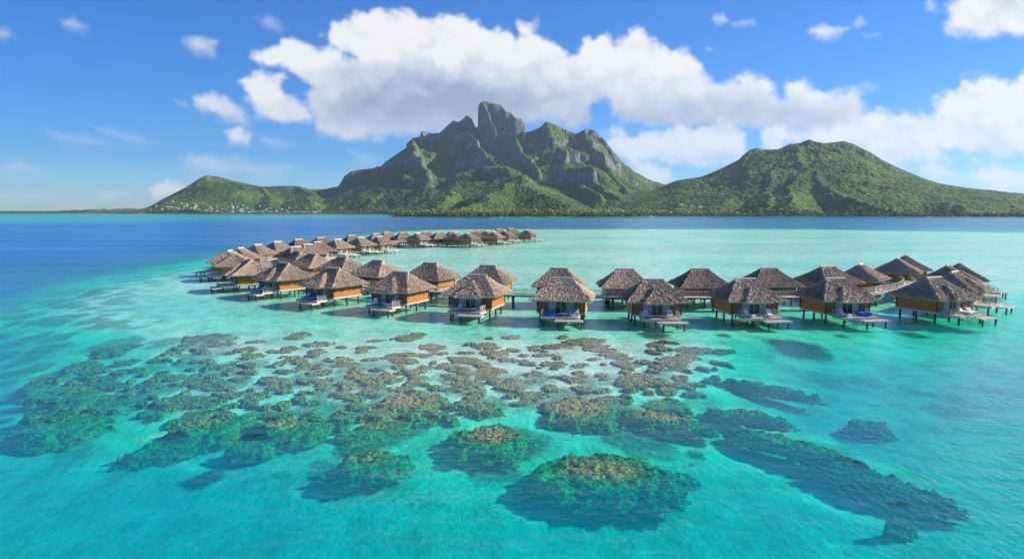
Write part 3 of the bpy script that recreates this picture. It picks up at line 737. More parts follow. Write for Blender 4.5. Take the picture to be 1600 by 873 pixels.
# ------------------------------------------------------------------ overwater bungalows
EV=3.72; RG=6.6; HX=4.75; HY=4.6; RH=1.5; FZ=1.32
rt=random.Random(3)
def thatch_plane(b, P, tufts, blade=.42, lift=.105):
    """P = 4 corners: ridge a, ridge b, eave b, eave a ; adds a sagging sheet and the leaf tufts lying on it"""
    a,bq,c,d=[np.array(p,float) for p in P]
    nu,nv=10,8
    nrm=np.cross(c-d,a-d); 
    if np.linalg.norm(nrm)<1e-6: nrm=np.cross(c-d,bq-d)
    nrm/=np.linalg.norm(nrm); 
    if nrm[2]<0: nrm=-nrm
    def S(u,v):
        p=(a*(1-u)+bq*u)*(1-v)+(d*(1-u)+c*u)*v
        return p - nrm*(.16*math.sin(math.pi*min(v,1))**1.0) - np.array((0,0,.10*max(0,v-.86)/.14))
    vs=[];
    for j in range(nv+1):
        for i in range(nu+1): vs.append(S(i/nu,j/nv)+nrm*rt.uniform(-.02,.02)*(0<i<nu))
    fs=[(j*(nu+1)+i,j*(nu+1)+i+1,(j+1)*(nu+1)+i+1,(j+1)*(nu+1)+i) for j in range(nv) for i in range(nu)]
    b.add(vs,fs)
    # thick eave lip
    k=nv*(nu+1); lip=[]
    for i in range(nu+1):
        p=np.array(vs[k+i]); lip.append(p)
    inn=[p-np.array((0,0,.32))-nrm*0 + (np.array((-nrm[0],-nrm[1],0))*.25) for p in lip]
    b.add(lip+inn,[(i,i+1,nu+2+i,nu+1+i) for i in range(nu)])
    La=np.linalg.norm(bq-a); Lb=np.linalg.norm(c-d)
    for _ in range(tufts):
        while True:
            v=rt.random(); u=rt.random()
            if rt.random()<(La*(1-v)+Lb*v)/max(La,Lb): break
        v=.02+v*1.0
        p=S(u,min(v,1.0)); q=S(u,min(v+.05,1.05)) if v<.95 else p+(p-S(u,.9))
        dn=q-p; dn/=np.linalg.norm(dn)+1e-9
        side=np.cross(nrm,dn); side/=np.linalg.norm(side)+1e-9
        dn=dn+side*rt.uniform(-.38,.38); dn/=np.linalg.norm(dn)
        L=blade*rt.uniform(.6,1.25); w_=rt.uniform(.035,.085); li=lift*rt.uniform(.4,1.9)
        base=p+nrm*.01
        tw=side*w_+nrm*rt.uniform(-.05,.05)
        b.add([base-tw*.6,base+tw*.6,base+dn*L*.55+tw+nrm*li*.7,base+dn*L*.55-tw+nrm*li*.7,base+dn*L+tw*.35+nrm*li,base+dn*L-tw*.35+nrm*li*.8],
              [(0,1,2,3),(3,2,4,5)])
def make_roof(rootobj, porch=True, detail=1.0):
    b=MB(); A=(-RH,0,RG); Bp=(RH,0,RG)
    e=[(-HX,-HY,EV),(HX,-HY,EV),(HX,HY,EV),(-HX,HY,EV)]
    thatch_plane(b,[A,Bp,e[1],e[0]],int(1750*detail)); thatch_plane(b,[Bp,A,e[3],e[2]],int(1750*detail))
    thatch_plane(b,[Bp,Bp,e[2],e[1]],int(1300*detail)); thatch_plane(b,[A,A,e[0],e[3]],int(1300*detail))
    rf=b.build('thatched_roof',M['thatch'],rootobj)
    c=MB()
    for s in range(16):
        x0=-RH-.25+s*(2*RH+.5)/16; 
        c.bar((x0,0,RG+.02+.03*rt.random()),(x0+.26,0,RG+.02+.03*rt.random()),.16,n=8)
    for (sx,ex,ey) in ((-RH,-HX,-HY),(RH,HX,-HY),(RH,HX,HY),(-RH,-HX,HY)):
        a=np.array((sx,0,RG+.02)); d=np.array((ex,ey,EV)); n_=18
        dv=(d-a)/np.linalg.norm(d-a)
        side=np.cross(dv,(0,0,1)); side/=np.linalg.norm(side)
        for i in range(60):
            t=rt.random(); p=a+(d-a)*t-np.array((0,0,.17*math.sin(math.pi*t)-.03)); s=side*rt.choice((-1,1))
            q=p+(dv*rt.uniform(.3,.5)+s*rt.uniform(.12,.28))-np.array((0,0,.10)); w_=.09
            c.add([p-dv*w_,p+dv*w_,q+dv*w_*.6,q-dv*w_*.6],[(0,1,2,3)])
    c.build('ridge_cap',M['ridge'],rf)
    if porch:
        pb=MB(); py=-HY-1.05; ap=(0.0,-1.75,RG-.72); ap2=(0,-2.35,RG-.85)
        l=(-2.25,py,EV-.06); r=(2.25,py,EV-.06); lb=(-2.5,-2.9,EV+.35); rb=(2.5,-2.9,EV+.35)
        lb=(-2.75,-HY+.15,EV+.02); rb=(2.75,-HY+.15,EV+.02)
        thatch_plane(pb,[ap2,ap2,r,l],int(330*detail))
        thatch_plane(pb,[ap2,ap,rb,r],int(230*detail)); thatch_plane(pb,[ap,ap2,l,lb],int(230*detail))
        pb.build('porch_roof',M['thatch'],rootobj)
    return rf
def railing(b,pts,z,h=.95,mids=2,sp=1.1):
    for (x0,y0),(x1,y1) in zip(pts[:-1],pts[1:]):
        L=math.hypot(x1-x0,y1-y0); n=max(1,round(L/sp))
        for i in range(n+1):
            t=i/n; x=x0+(x1-x0)*t; y=y0+(y1-y0)*t
            b.bar((x,y,z-.02),(x,y,z+h+.06),.055)
        b.bar((x0,y0,z+h),(x1,y1,z+h),.06)
        for k in range(mids):
            zz=z+h*(k+1)/(mids+1); b.bar((x0,y0,zz),(x1,y1,zz),.032)
        for i in range(n):
            t0=(i+.5)/n; x=x0+(x1-x0)*t0; y=y0+(y1-y0)*t0; b.bar((x,y,z),(x,y,z+h),.022)
def make_bungalow(porch=True, detail=1.0):
    r=empty('overwater_bungalow')
    make_roof(r,porch,detail)
    bx,by=3.75,3.55; top=EV+.5
    # side and back walls of golden boards
    for s in (-1,1):
        b=MB(); b.box(min(s*bx,s*(bx-.12)),max(s*bx,s*(bx-.12)),-by+.1,by-.1,FZ+.12,top); b.build('side_wall',M['panel'],r)
    b=MB(); b.box(-bx+.1,bx-.1,by-.12,by,FZ+.12,top); bw=b.build('back_wall',M['interior'],r)
    b=MB(); b.box(-1.1,1.1,by+.004,by+.05,FZ+.13,top-.02); b.build('back_door',M['darkwood'],bw)
    b=MB(); b.box(-bx+.1,-2.1,-by,-by+.12,FZ+.12,top); b.box(2.1,bx-.1,-by,-by+.12,FZ+.12,top); fw=b.build('front_wall',M['interior'],r)
    # recessed glazed front: pale curtains either side of the dark sliding door
    b=MB(); b.box(-2.1,-.85,-by+.16,-by+.24,FZ+.12,top); b.build('curtain_panel',M['curtain'],r)
    b=MB(); b.box(.95,2.1,-by+.16,-by+.24,FZ+.12,top); b.build('curtain_panel',M['curtain'],r)
    b=MB(); b.box(-.85,.95,-by+.22,-by+.30,FZ+.12,top); gd=b.build('sliding_door',M['glass'],r)
    b=MB()
    for x in (-.85,.02,.95): b.box(x-.04,x+.04,-by+.12,-by+.21,FZ+.12,top)
    b.build('door_frame',M['trim'],gd)
    b=MB()
    for sx in (-1,1):
        for sy in (-1,1): b.box(sx*bx-.09,sx*bx+.09,sy*by-.09,sy*by+.09,FZ+.1,top)
    b.build('corner_post',M['darkwood'],r)
    b=MB(); b.box(-bx-.06,bx+.06,-by-.06,by+.06,FZ-.12,FZ+.12)
    for x in (-2.5,0,2.5): b.box(x-.12,x+.12,-by-.3,by+.2,FZ-.36,FZ-.12)
    b.build('floor_platform',M['trim'],r)
    # sun deck in front
    dz=FZ-.15; dy=-by-.07; fy=dy-3.1
    b=MB(); b.box(-2.75,2.95,fy,dy,dz-.14,dz); b.build('sun_deck',M['planks'],r)
    b=MB(); b.box(-2.82,3.02,fy-.09,fy-.005,dz-.34,dz+.03); b.box(-2.83,-2.755,fy,dy-.3,dz-.34,dz+.03); b.box(2.955,3.03,fy,dy-.3,dz-.34,dz+.03); b.build('deck_edge',M['trim'],r)
    b=MB(); railing(b,[(-2.68,dy-.15),(-2.68,fy+.35)],dz); b.build('deck_railing',M['rail'],r)
    b=MB(); railing(b,[(2.88,dy-.15),(2.88,fy+.15)],dz); b.build('deck_railing',M['rail'],r)
    # lower bathing platform, set to the right, with a step and ladder
    pz=FZ-.42
    b=MB(); b.box(-.4,3.7,fy-1.75,fy-.15,pz-.13,pz); b.build('bathing_platform',M['planks'],r)
    b=MB(); b.box(-.47,3.77,fy-1.84,fy-1.755,pz-.20,pz+.02); b.box(3.705,3.78,fy-1.75,fy-.15,pz-.2,pz+.02); b.build('platform_edge',M['trim'],r)
    b=MB(); b.box(.2,1.4,fy-.40,fy-.10,pz+.005,pz+.14); b.build('step',M['planks'],r)
    b=MB()
    for x in (-.75,-1.2): b.bar((x,fy-.25,-.5),(x,fy-.12,dz+.55),.035)
    for k in range(5): b.bar((-.75,fy-.23+.02*k,-.1+.32*k),(-1.2,fy-.23+.02*k,-.1+.32*k),.028)
    b.build('ladder',M['trim'],r)
    st=[(-3.3,-3),(0,-3),(3.3,-3),(-3.3,0.2),(3.3,0.2),(-3.3,3.1),(0,3.1),(3.3,3.1),(-2.4,fy+.5),(2.6,fy+.5)]
    for (x,y) in st:
        b=MB(); zt=(dz-.14 if y<-4 else FZ-.12); b.bar((x,y,-.4),(x+rt.uniform(-.05,.05),y,zt),.17,n=8,r2=.155); b.build('stilt',M['piling'],r,True)
    for (x,y) in ((.1,fy-1.5),(3.2,fy-1.5)):
        b=MB(); b.bar((x,y,-.4),(x,y,pz-.13),.15,n=8); b.build('stilt',M['piling'],r,True)
    # short footbridge to the boardwalk behind
    b=MB(); y0=by+.07; y1=by+3.0; za=FZ+.0; zb=2.02
    b.add([(-.75,y0,za-.14),(.75,y0,za-.14),(.75,y1,zb-.14),(-.75,y1,zb-.14),(-.75,y0,za),(.75,y0,za),(.75,y1,zb),(-.75,y1,zb)],[(0,3,2,1),(4,5,6,7),(0,1,5,4),(1,2,6,5),(2,3,7,6),(3,0,4,7)]); fb=b.build('footbridge',M['planks'],r)
    for s in (-.7,.7):
        b=MB()
        for t in (.05,.5,.95):
            y_=y0+(y1-y0)*t; z_=za+(zb-za)*t; b.bar((s,y_,z_),(s,y_,z_+.95),.05)
        for h_ in (.9,.5): b.bar((s,y0+.1,za+h_),(s,y1-.1,zb+h_),.04)
        b.build('railing',M['rail'],fb)
    return r
protoP=make_bungalow(True); protoN=make_bungalow(False)
used={id(protoP):False,id(protoN):False}
G_='thatched bungalows on stilts along the boardwalk'
# px, py of the ridge centre, facing (deg from the camera-ward direction, + to the right), porch roof, label
BG=[
 (359,391.5,-88,1,'outermost bungalow at the left bend, farthest left roof of the whole resort'),
 (376,387.3,-95,1,'bungalow at the left bend half hidden behind the two farthest left roofs'),
 (368,395.5,-72,1,'bungalow just in front of the farthest left roof, its dark deck over blue shadow'),
 (403,382.2,-110,0,'bungalow past the left bend with a golden wall facing the curved boardwalk'),
 (390,405.5,-58,1,'fully visible bungalow at the left corner with golden wall and bare pale platform'),
 (434,377.5,-120,0,'outer far side bungalow behind the curve of the boardwalk, dark wall below its roof'),
 (467,374,-130,0,'bungalow roof on the outer far row, next right of the one behind the curved boardwalk'),
 (462,385.5,50,0,'mottled roof directly behind the narrow dark sided roof at the left bend'),
 (481,381.5,52,0,'smooth sloping roof half hidden right of the mottled roof at the left bend'),
 (502,371.5,-135,0,'bungalow roof rising behind the inner far row, second gap from the bend'),
 (496.5,378,55,0,'inner far row bungalow whose deck sits just left of the open turquoise lagoon'),
 (527.5,374,58,0,'inner far row bungalow standing clear, golden wall over green water'),
 (550,367.8,-140,0,'outer far row bungalow with dark left slope behind two inner roofs'),
 (563.5,371,60,0,'inner far row bungalow in front of the dark left slope roof'),
 (588,365,-145,0,'wide ridged bungalow in the outer far row with a mottled roof before it'),
 (593,369.5,60,0,'mottled roof bungalow in the inner far row with a long white deck'),
 (605,362.8,-145,0,'pointed far row roof peeking out right of the wide ridged bungalow'),
 (630,363,-150,0,'lone pointed bungalow in the middle of the far row before a stretch of boardwalk'),
 (653,364.2,62,0,'far row bungalow with dark left slope standing over dense stilts'),
 (666,362,-150,0,'pointed roof joined to the right of the dark sloped far row bungalow'),
 (686.5,363,-150,0,'small pointed far bungalow alone before the last cluster of roofs'),
 (707.5,361.3,-150,0,'broad flat ridged roof at the left end of the last far cluster'),
 (712,363.3,64,0,'roof overlapping the broad flat ridge at the left of the last far cluster'),
 (731,363.8,64,0,'large lit bungalow nearest in the last far cluster, with dark left slope'),
 (739,361.2,-150,0,'small roof tip showing behind the nearest bungalow of the last far cluster'),
 (749,359.6,-150,0,'flat ridged roof at the back of the last far cluster, left of centre'),
 (761,360.4,66,0,'broad front roof in the middle of the last far cluster'),
 (772,361.8,66,0,'low roof tucked right beside the broad middle roof of the far cluster'),
 (780,357.8,-150,0,'pointed roof at the back of the far cluster, third from its right end'),
 (789,360.4,66,0,'front roof of the far cluster with a white deck, second from its right end'),
 (798.5,357,-150,0,'highest pointed roof at the right of the far cluster'),
 (824,358.8,66,0,'detached last bungalow at the far right end of the far row'),
 (465,393,140,0,'narrow dark sided roof inside the left bend above the corner bungalows'),
 (488,397,143,1,'bungalow inside the left bend with a patch of sun on its shaded slope'),
 (535,401.5,144,0,'bungalow behind the blue lounger deck, its left slope in deep shade'),
 (590,407,146,0,'bungalow on the lagoon side with smooth shaded front slope'),
 (444,411,-40,1,'corner bungalow second from the left in the near row, shaded deck with blue loungers'),
 (521,419,-33,1,'near row bungalow with white railing and blue patterned loungers on its deck'),
 (625.6,425,-26,1,'near row bungalow with round white chair and white table on the deck'),
 (672.5,411,155,0,'lagoon side bungalow with golden right wall, between two near row roofs'),
 (762.5,415,162,0,'lagoon side bungalow partly hidden behind the bungalow with the steep lit porch roof'),
 (745.6,430,-17,1,'near row bungalow with a sharply lit triangular porch roof and lilac lounger'),
 (873.4,419.3,170,0,'lagoon side bungalow directly behind the one with the blue covered lounger'),
 (880,434.7,-10,0,'near row bungalow facing straight out, bright blue covered lounger left of its door'),
 (976.6,420.6,178,0,'lagoon side bungalow left of the bungalow with purple patterned chairs'),
 (1020.6,436.6,-1,1,'near row bungalow with purple patterned chairs either side of the dark door'),
 (1093.8,420,182,0,'lagoon side bungalow standing alone in the gap between two near row bungalows'),
 (1164.4,435.6,6,1,'near row bungalow with two upright white loungers and long side wall'),
 (1201,419,185,0,'lagoon side bungalow with pale blue deck chairs at its right corner'),
 (1293,416,200,0,'lagoon side bungalow behind the near row bungalow with the blue mattress'),
 (1305,435,8,1,'near row bungalow with a bright blue mattress at the right of its deck'),
 (1345,412.5,230,0,'bungalow beside the right hand curve of the boardwalk with a wide shaded slope'),
 (1403,403.6,238,0,'bungalow beyond the right hand curve, shaded slope above the curving railing'),
 (1416,400,252,0,'farthest right hand bungalow, only its ridge showing over the next roof'),
 (1500.6,412,62,0,'rearmost roof in the right hand cluster, deck reaching over open water'),
 (1481,414.5,52,1,'middle roof in the right hand cluster with a shaded porch gable'),
 (1491,424.5,40,1,'right hand cluster bungalow with steep shaded slope behind the nearest one'),
 (1459,433.4,22,1,'nearest bungalow at the right end with long shaded wall and white loungers'),
]
BUN=[]
for (a,b_,psi,pc,lab) in BG:
    p=protoP if pc else protoN
    if used[id(p)]: o=copy_tree(p)
    else: o=p; used[id(p)]=True
    x,y=at(a,b_,RG)
    o.location=(x,y,0); o.rotation_euler=(0,0,R(psi))
    sc_=1+rt.uniform(-.02,.02); o.scale=(sc_,sc_,1)
    tag(o,lab,'bungalow',G_); BUN.append((a,b_,x,y,R(psi),o))
def loc_on(i,lx,ly,lz):
    a,b_,x,y,ps,o=BUN[i]; s=o.scale[0]
    return (x+s*(lx*math.cos(ps)-ly*math.sin(ps)), y+s*(lx*math.sin(ps)+ly*math.cos(ps)), lz)
idx={lab:i for i,(_,_,_,_,lab) in enumerate(BG)}

# ------------------------------------------------------------------ boardwalk
WZ_=2.1
PW=[at(a,b_,WZ_) for a,b_ in ((1386,432),(1408,436),(1421,443),(1408,451),(1380,456),(1340,460),(1240,463),(1093,463.5),(940,462),(820,460),(690,455),(571,446.5),(505,436),(450,425),(422,417),(412,411),(419,406),(440,402.5))]
PW+= [(-76,232),(-76,250),(-73,268),(-67,289),(-60,310),(-52,330),(-38,343),(-25,352),(-11,366),(3,384),(9,392)]
def smooth_path(P,step=2.2):
    P=[np.array(p,float) for p in P]; out=[]
    for i in range(len(P)-1):
        p0=P[max(0,i-1)];p1=P[i];p2=P[i+1];p3=P[min(len(P)-1,i+2)]
        n=max(2,int(np.linalg.norm(p2-p1)/step))
        for k in range(n):
            t=k/n
            out.append(.5*((2*p1)+(-p0+p2)*t+(2*p0-5*p1+4*p2-p3)*t*t+(-p0+3*p1-3*p2+p3)*t**3))
    out.append(P[-1]); return out
SP=smooth_path(PW)
bwk=empty('boardwalk',(SP[0][0],SP[0][1],0)); tag(bwk,'long pale curving plank boardwalk on single dark pilings linking all the bungalows','boardwalk')
ox,oy=SP[0]
nr=[]
for i,p in enumerate(SP):
    q=SP[min(i+1,len(SP)-1)]-SP[max(i-1,0)]; q/=np.linalg.norm(q); nr.append(np.array((-q[1],q[0])))
b=MB(); hw=1.1; vs=[]
for p,n in zip(SP,nr):
    for s,z in ((-hw,WZ_),(hw,WZ_),(hw,WZ_-.16),(-hw,WZ_-.16)): vs.append((p[0]+n[0]*s-ox,p[1]+n[1]*s-oy,z))
fs=[]
for i in range(len(SP)-1):
    for k in range(4): fs.append((4*i+k,4*i+(k+1)%4,4*i+4+(k+1)%4,4*i+4+k))
b.add(vs,fs); b.build('walkway_deck',M['planks'],bwk)
b=MB()
for i in range(len(SP)-1):
    for s in (-1,1):
        p=SP[i]+nr[i]*s*(hw-.55)-np.array((ox,oy)); q=SP[i+1]+nr[i+1]*s*(hw-.55)-np.array((ox,oy))
        b.bar((p[0],p[1],WZ_-.31),(q[0],q[1],WZ_-.31),.14)
b.build('joist',M['darkwood'],bwk)
b=MB()
for s in (-1,1):
    pts=[tuple(SP[i]+nr[i]*s*(hw-.08)-np.array((ox,oy))) for i in range(len(SP))]
    for (x0,y0),(x1,y1) in zip(pts[:-1],pts[1:]):
        b.bar((x0,y0,WZ_-.1),(x0,y0,WZ_+1.02),.05)
        for h,rr_ in ((.98,.055),(.66,.03),(.34,.03)): b.bar((x0,y0,WZ_+h),(x1,y1,WZ_+h),rr_)
b.build('railing',M['rail'],bwk)
acc=0
for i in range(1,len(SP)-1):
    acc+=np.linalg.norm(SP[i]-SP[i-1])
    if acc>7.2:
        acc=0; p=SP[i]-np.array((ox,oy)); n=nr[i]
        b=MB(); b.bar((p[0],p[1],-.45),(p[0],p[1],WZ_-.6),.24,n=8)
        b.bar((p[0]-n[0]*.95,p[1]-n[1]*.95,WZ_-.58),(p[0]+n[0]*.95,p[1]+n[1]*.95,WZ_-.58),.17)
        b.build('piling',M['piling'],bwk)

# ------------------------------------------------------------------ deck furniture
def make_lounger(fm,reclined=35):
    r=empty('sun_lounger')
    b=MB(); b.box(-.36,.36,-.15,1.35,.26,.33,0)
    for s in (-1,1): b.box(s*.36-.03,s*.36+.03,-.62,1.38,.22,.30,0)
    b.build('frame',M['fwhite'],r)
    for s in (-1,1):
        for y in (-.5,1.25):
            q=MB(); q.box(s*.33-.03,s*.33+.03,y-.03,y+.03,0,.22); q.build('leg',M['fwhite'],r)
    c=math.cos(R(reclined)); sn=math.sin(R(reclined)); q=MB()
    q.box(-.36,.36,-.12,1.33,.335,.47)
    vs=[]
    for (y,z) in ((0,0),(-.85,0),(-.85,.13),(0,.13)):
        yy=-.14+y*c - z*sn*-0; zz=.34- y*sn + z
        vs+=[(-.36,yy,zz),(.36,yy,zz)]
    q.add(vs,[(0,1,3,2),(2,3,5,4),(4,5,7,6),(6,7,1,0),(0,2,4,6),(1,7,5,3)])
    q.build('cushion',fm,r)
    return r
def make_chair(fm):
    r=empty('deck_armchair')
    q=MB(); q.box(-.34,.34,-.32,.36,.40,.54); q.build('seat',fm,r)
    q=MB(); q.add([(-.34,.30,.5),(.34,.30,.5),(.34,.44,.5),(-.34,.44,.5),(-.34,.50,1.12),(.34,.50,1.12),(.34,.60,1.10),(-.34,.60,1.10)],[(0,1,5,4),(1,2,6,5),(2,3,7,6),(3,0,4,7),(4,5,6,7),(0,3,2,1)]); q.build('backrest',fm,r)
    for s in (-1,1):
        q=MB(); q.box(s*.40-.045,s*.40+.045,-.34,.42,.62,.69); q.build('armrest',M['fwhite'],r)
        for y in (-.3,.36):
            q=MB(); q.box(s*.40-.035,s*.40+.035,y-.035,y+.035,0,.62 if 1 else 0); q.build('leg',M['fwhite'],r)
    return r
def make_table():
    r=empty('side_table')
    q=MB(); q.bar((0,0,.50),(0,0,.56),.42,n=16); q.build('table_top',M['fwhite'],r)
    for k in range(3):
        t=2*math.pi*k/3; q=MB(); q.bar((.3*math.cos(t),.3*math.sin(t),0),(.12*math.cos(t),.12*math.sin(t),.5),.03); q.build('leg',M['fwhite'],r)
    return r
def make_cover():
    r=empty('covered_lounger')
    n=14; X,Y=np.meshgrid(np.linspace(-.62,.62,n),np.linspace(-1.15,1.15,n+6))
    e=np.clip(1-(np.abs(X)/.62)**4,0,1)*np.clip(1-(np.abs(Y)/1.15)**4,0,1)
    Z=.32+.42*e**.5*(.75+.35*sstep(.2,-.9,Y))+.10*fbm(X*3,Y*3,3,5)*e
    Z=np.where(e<.01,.16,Z)
    g=grid_mesh('mattress',X,Y,Z,M['blue'],parent=r)
    q=MB(); q.box(-.56,.56,-1.08,1.08,.13,.21); q.build('frame',M['fwhite'],r)
    for s in (-1,1):
        for y in (-.95,.95):
            q=MB(); q.box(s*.5-.03,s*.5+.03,y-.03,y+.03,0,.13); q.build('leg',M['fwhite'],r)
    return r
DZ=FZ-.145
protos={}
def put(kind,i,lx,ly,rz,lab,grp=None):
    mk={'LW':lambda:make_lounger(M['white'],52),'LP':lambda:make_lounger(M['pattern'],48),'LB':lambda:make_lounger(M['blue'],40),
        'LL':lambda:make_lounger(M['white'],30),'CP':lambda:make_chair(M['pattern']),'CT':lambda:make_chair(M['teal']),'CW':lambda:make_chair(M['white']),
        'T':make_table,'K':make_cover}[kind]
    if kind in protos: o=copy_tree(protos[kind])
    else: o=protos[kind]=mk()
    x,y,z=loc_on(i,lx,ly,DZ); o.location=(x,y,z); o.rotation_euler=(0,0,BUN[i][4]+R(rz)); 
    tag(o,lab,{'L':'sun lounger','C':'chair','T':'table','K':'sun lounger'}[kind[0]],grp)
def ix(px): return min(range(len(BUN)),key=lambda k:abs(BUN[k][0]-px)+ (0 if BUN[k][1]>400 else 50))
GL='loungers and chairs on the bungalow decks'
A=ix(1164.4); put('LW',A,-1.7,-5.0,200,'upright white lounger at the left of the deck with two white loungers',GL); put('LW',A,1.7,-5.0,165,'upright white lounger at the right of the deck with two white loungers',GL)
A=ix(1305); put('LP',A,-1.7,-5.0,195,'patterned lounger on the deck that also holds the bright blue mattress',GL); put('K',A,1.6,-5.3,70,'bright blue mattress at the right side of the deck near the right end',GL)
A=ix(1020.6); put('CP',A,-1.9,-4.9,10,'purple patterned armchair left of the dark door on the middle right deck',GL); put('CP',A,1.7,-4.8,-10,'purple patterned armchair right of the dark door on the middle right deck',GL); put('T',A,1.5,-5.9,0,'round white table in front of the patterned chair on the middle right deck')
A=ix(880); put('K',A,-1.5,-5.0,85,'bright blue covered lounger left of the door on the deck facing straight out',GL); put('CT',A,1.3,-4.9,-5,'teal armchair right of the door, nearer the middle of the deck facing straight out',GL); put('CT',A,2.2,-5.1,-30,'teal armchair by the right railing of the deck facing straight out',GL); put('T',A,.6,-5.6,0,'small round table beside the teal chairs on the deck facing straight out')
A=ix(745.6); put('LP',A,-1.5,-5.2,150,'lilac lounger at the left of the deck under the sharply lit porch roof',GL); put('CT',A,2.1,-4.9,-20,'blue grey armchair by the right railing under the sharply lit porch roof',GL); put('T',A,1.3,-5.4,0,'small white table left of the blue grey armchair')
A=ix(625.6); put('CW',A,-1.9,-5.2,20,'white armchair at the left corner of the deck with the white table',GL); put('T',A,.6,-5.9,0,'white table at the front of the deck between a white armchair and the railing'); put('LP',A,1.6,-5.0,170,'patterned lounger beside the right railing of the deck with the white table',GL)
A=ix(521); put('LP',A,-1.7,-5.1,190,'blue patterned lounger at the left of the deck with the white railing',GL); put('LB',A,-.2,-5.3,170,'plain blue lounger in the middle of the deck with the white railing',GL); put('CP',A,1.9,-4.8,-15,'patterned armchair near the railing on the deck with two blue loungers',GL)
A=ix(444); put('LB',A,-1.6,-5.2,180,'blue lounger at the left of the shaded corner deck',GL); put('LP',A,.2,-5.2,170,'patterned lounger in the middle of the shaded corner deck',GL)
A=ix(1459); put('LW',A,.2,-5.0,190,'white lounger nearer the door on the deck of the nearest right end bungalow',GL); put('LL',A,1.7,-5.2,150,'low reclined white lounger by the railing of the nearest right end bungalow',GL)
A=ix(1201); put('CT',A,-1.9,-5.0,30,'pale blue deck chair behind the lagoon side roof, left one of the pair',GL); put('CT',A,-1.1,-5.4,-30,'pale blue deck chair behind the lagoon side roof, right one of the pair',GL)
A=ix(672.5); put('CW',A,-2.0,-5.0,20,'white armchair on the deck behind the golden walled lagoon side bungalow',GL); put('LW',A,-.6,-5.2,170,'white lounger on the deck behind the golden walled lagoon side bungalow',GL)
A=ix(762.5); put('LW',A,-1.8,-5.2,170,'white lounger on the deck behind the roof with the lit porch triangle before it',GL)
# ------------------------------------------------------------------ palms, coastal wood, village
M['frond']=simple('palm_frond',(.18,.21,.03),(.38,.36,.06),.4,.7,(1,1,1),.2,.05,.3,.5)
M['bark']=simple('palm_trunk',(.16,.12,.08),(.27,.21,.15),2,.9)
def make_palm(seed,h=13):
    q=random.Random(seed); r=empty('palm_tree')
    b=MB(); lean=q.uniform(-1.2,1.2); pr=(0,0,-1)
    P=[(lean*(k/5)**2,.4*lean*(k/5),h*k/5-(1 if k==0 else 0)) for k in range(6)]
    for a,c in zip(P[:-1],P[1:]): b.bar(a,c,.26,n=5,r2=.2)
    b.build('trunk',M['bark'],r)
    b=MB(); top=np.array(P[-1])
    for k in range(15):
        az=2*math.pi*(k/15)+q.uniform(-.2,.2); up=q.uniform(-.1,.9); L=q.uniform(3.6,4.8)
        prev=None
        for s in range(6):
            t=s/5; rad=L*t*math.cos(up*.6); z=L*(up*t-1.0*t*t*(.75))
            p=top+np.array((math.cos(az)*rad,math.sin(az)*rad,z)); wd=.75*math.sin(math.pi*min(.95,.15+t*.85))+.05
            sd=np.array((-math.sin(az),math.cos(az),-.35))*wd; sd2=np.array((math.sin(az),-math.cos(az),-.35))*wd
            if prev is not None:
                pp,ps,ps2=prev; b.add([pp,p,p+sd,pp+ps],[(0,1,2,3)]); b.add([pp,p,p+sd2,pp+ps2],[(0,1,2,3)])
            prev=(p,sd,sd2)
    b.build('crown',M['frond'],r); return r
palms=[make_palm(k,h) for k,h in enumerate((11,13,15,12,14,10))]
rp=random.Random(21)
def cdens(u):
    return 1 if 620<u<1000 else .35
spots=[]
while len(spots)<296:
    u=rp.uniform(619,1120) if rp.random()<.86 else rp.choice((rp.uniform(1120,1600),rp.uniform(560,618)))
    depth_=rp.uniform(14,45)+ (rp.random()**2)*70
    y=float(ylo(np.array([u]))[0])+depth_-2
    spots.append((u,y))
spots.sort(key=lambda s:s[1])
for k,(u,y) in enumerate(spots):
    src=palms[k%6]; o=src if k<6 else copy_tree(src)
    x=(u-800)/f*y; z=mesh_h(u,y)
    o.location=(x,y,max(.8,z-2.5)); o.rotation_euler=(0,0,rp.uniform(0,6.28)); s=rp.uniform(1.0,1.5); o.scale=(s,s,s)
    if u<1000: lab,g='coconut palm among many on the low wooded point below the central peak','palms on the low point'
    elif u<1121: lab,g='coconut palm on the shore just right of the low wooded point','palms right of the point'
    else: lab,g='scattered coconut palm on the shore below the right hand mountain','palms below the right mountain'
    if u<619: lab,g='coconut palm on the shore just left of the low wooded point','palms left of the point'
    tag(o,lab,'palm tree',g)
# coastal broadleaf wood, one mass of leaf clumps
def leaf_mat():
    m,nt,o=mat('coastal_foliage'); v=coords(nt,'World')
    n=noise(nt,v,.05,4,.6); n2=noise(nt,v,.5,3,.6)
    c=ramp(nt,n,[(.3,(.08,.12,.018)),(.5,(.17,.21,.026)),(.7,(.32,.31,.045))]); c=mixc(nt,math_(nt,'MULTIPLY',n2,.5),c,(.02,.045,.012))
    principled(nt,o,c,.85,None,.15); return m
M['leaf']=leaf_mat()
rg=np.random.default_rng(5)
nC=5200
uC=np.concatenate([rg.uniform(619,1010,2300),rg.uniform(1010,1640,1700),rg.uniform(200,619,1200)])
dC=rg.random(nC)**1.3*150+8
yC=ylo(uC)+dC; xC=(uC-800)/f*yC
zC=np.array([mesh_h(a,b_) for a,b_ in zip(uC,yC)])
K=22
hC=rg.uniform(4.5,9.5,nC)*np.where(uC<1010,1.35,1)*np.where(uC<619,.8,1); rC=rg.uniform(3,6,nC)
dirs=rg.normal(size=(nC,K,3)); dirs/=np.linalg.norm(dirs,axis=2,keepdims=True); dirs[:,:,2]=np.abs(dirs[:,:,2])*1.0-.25
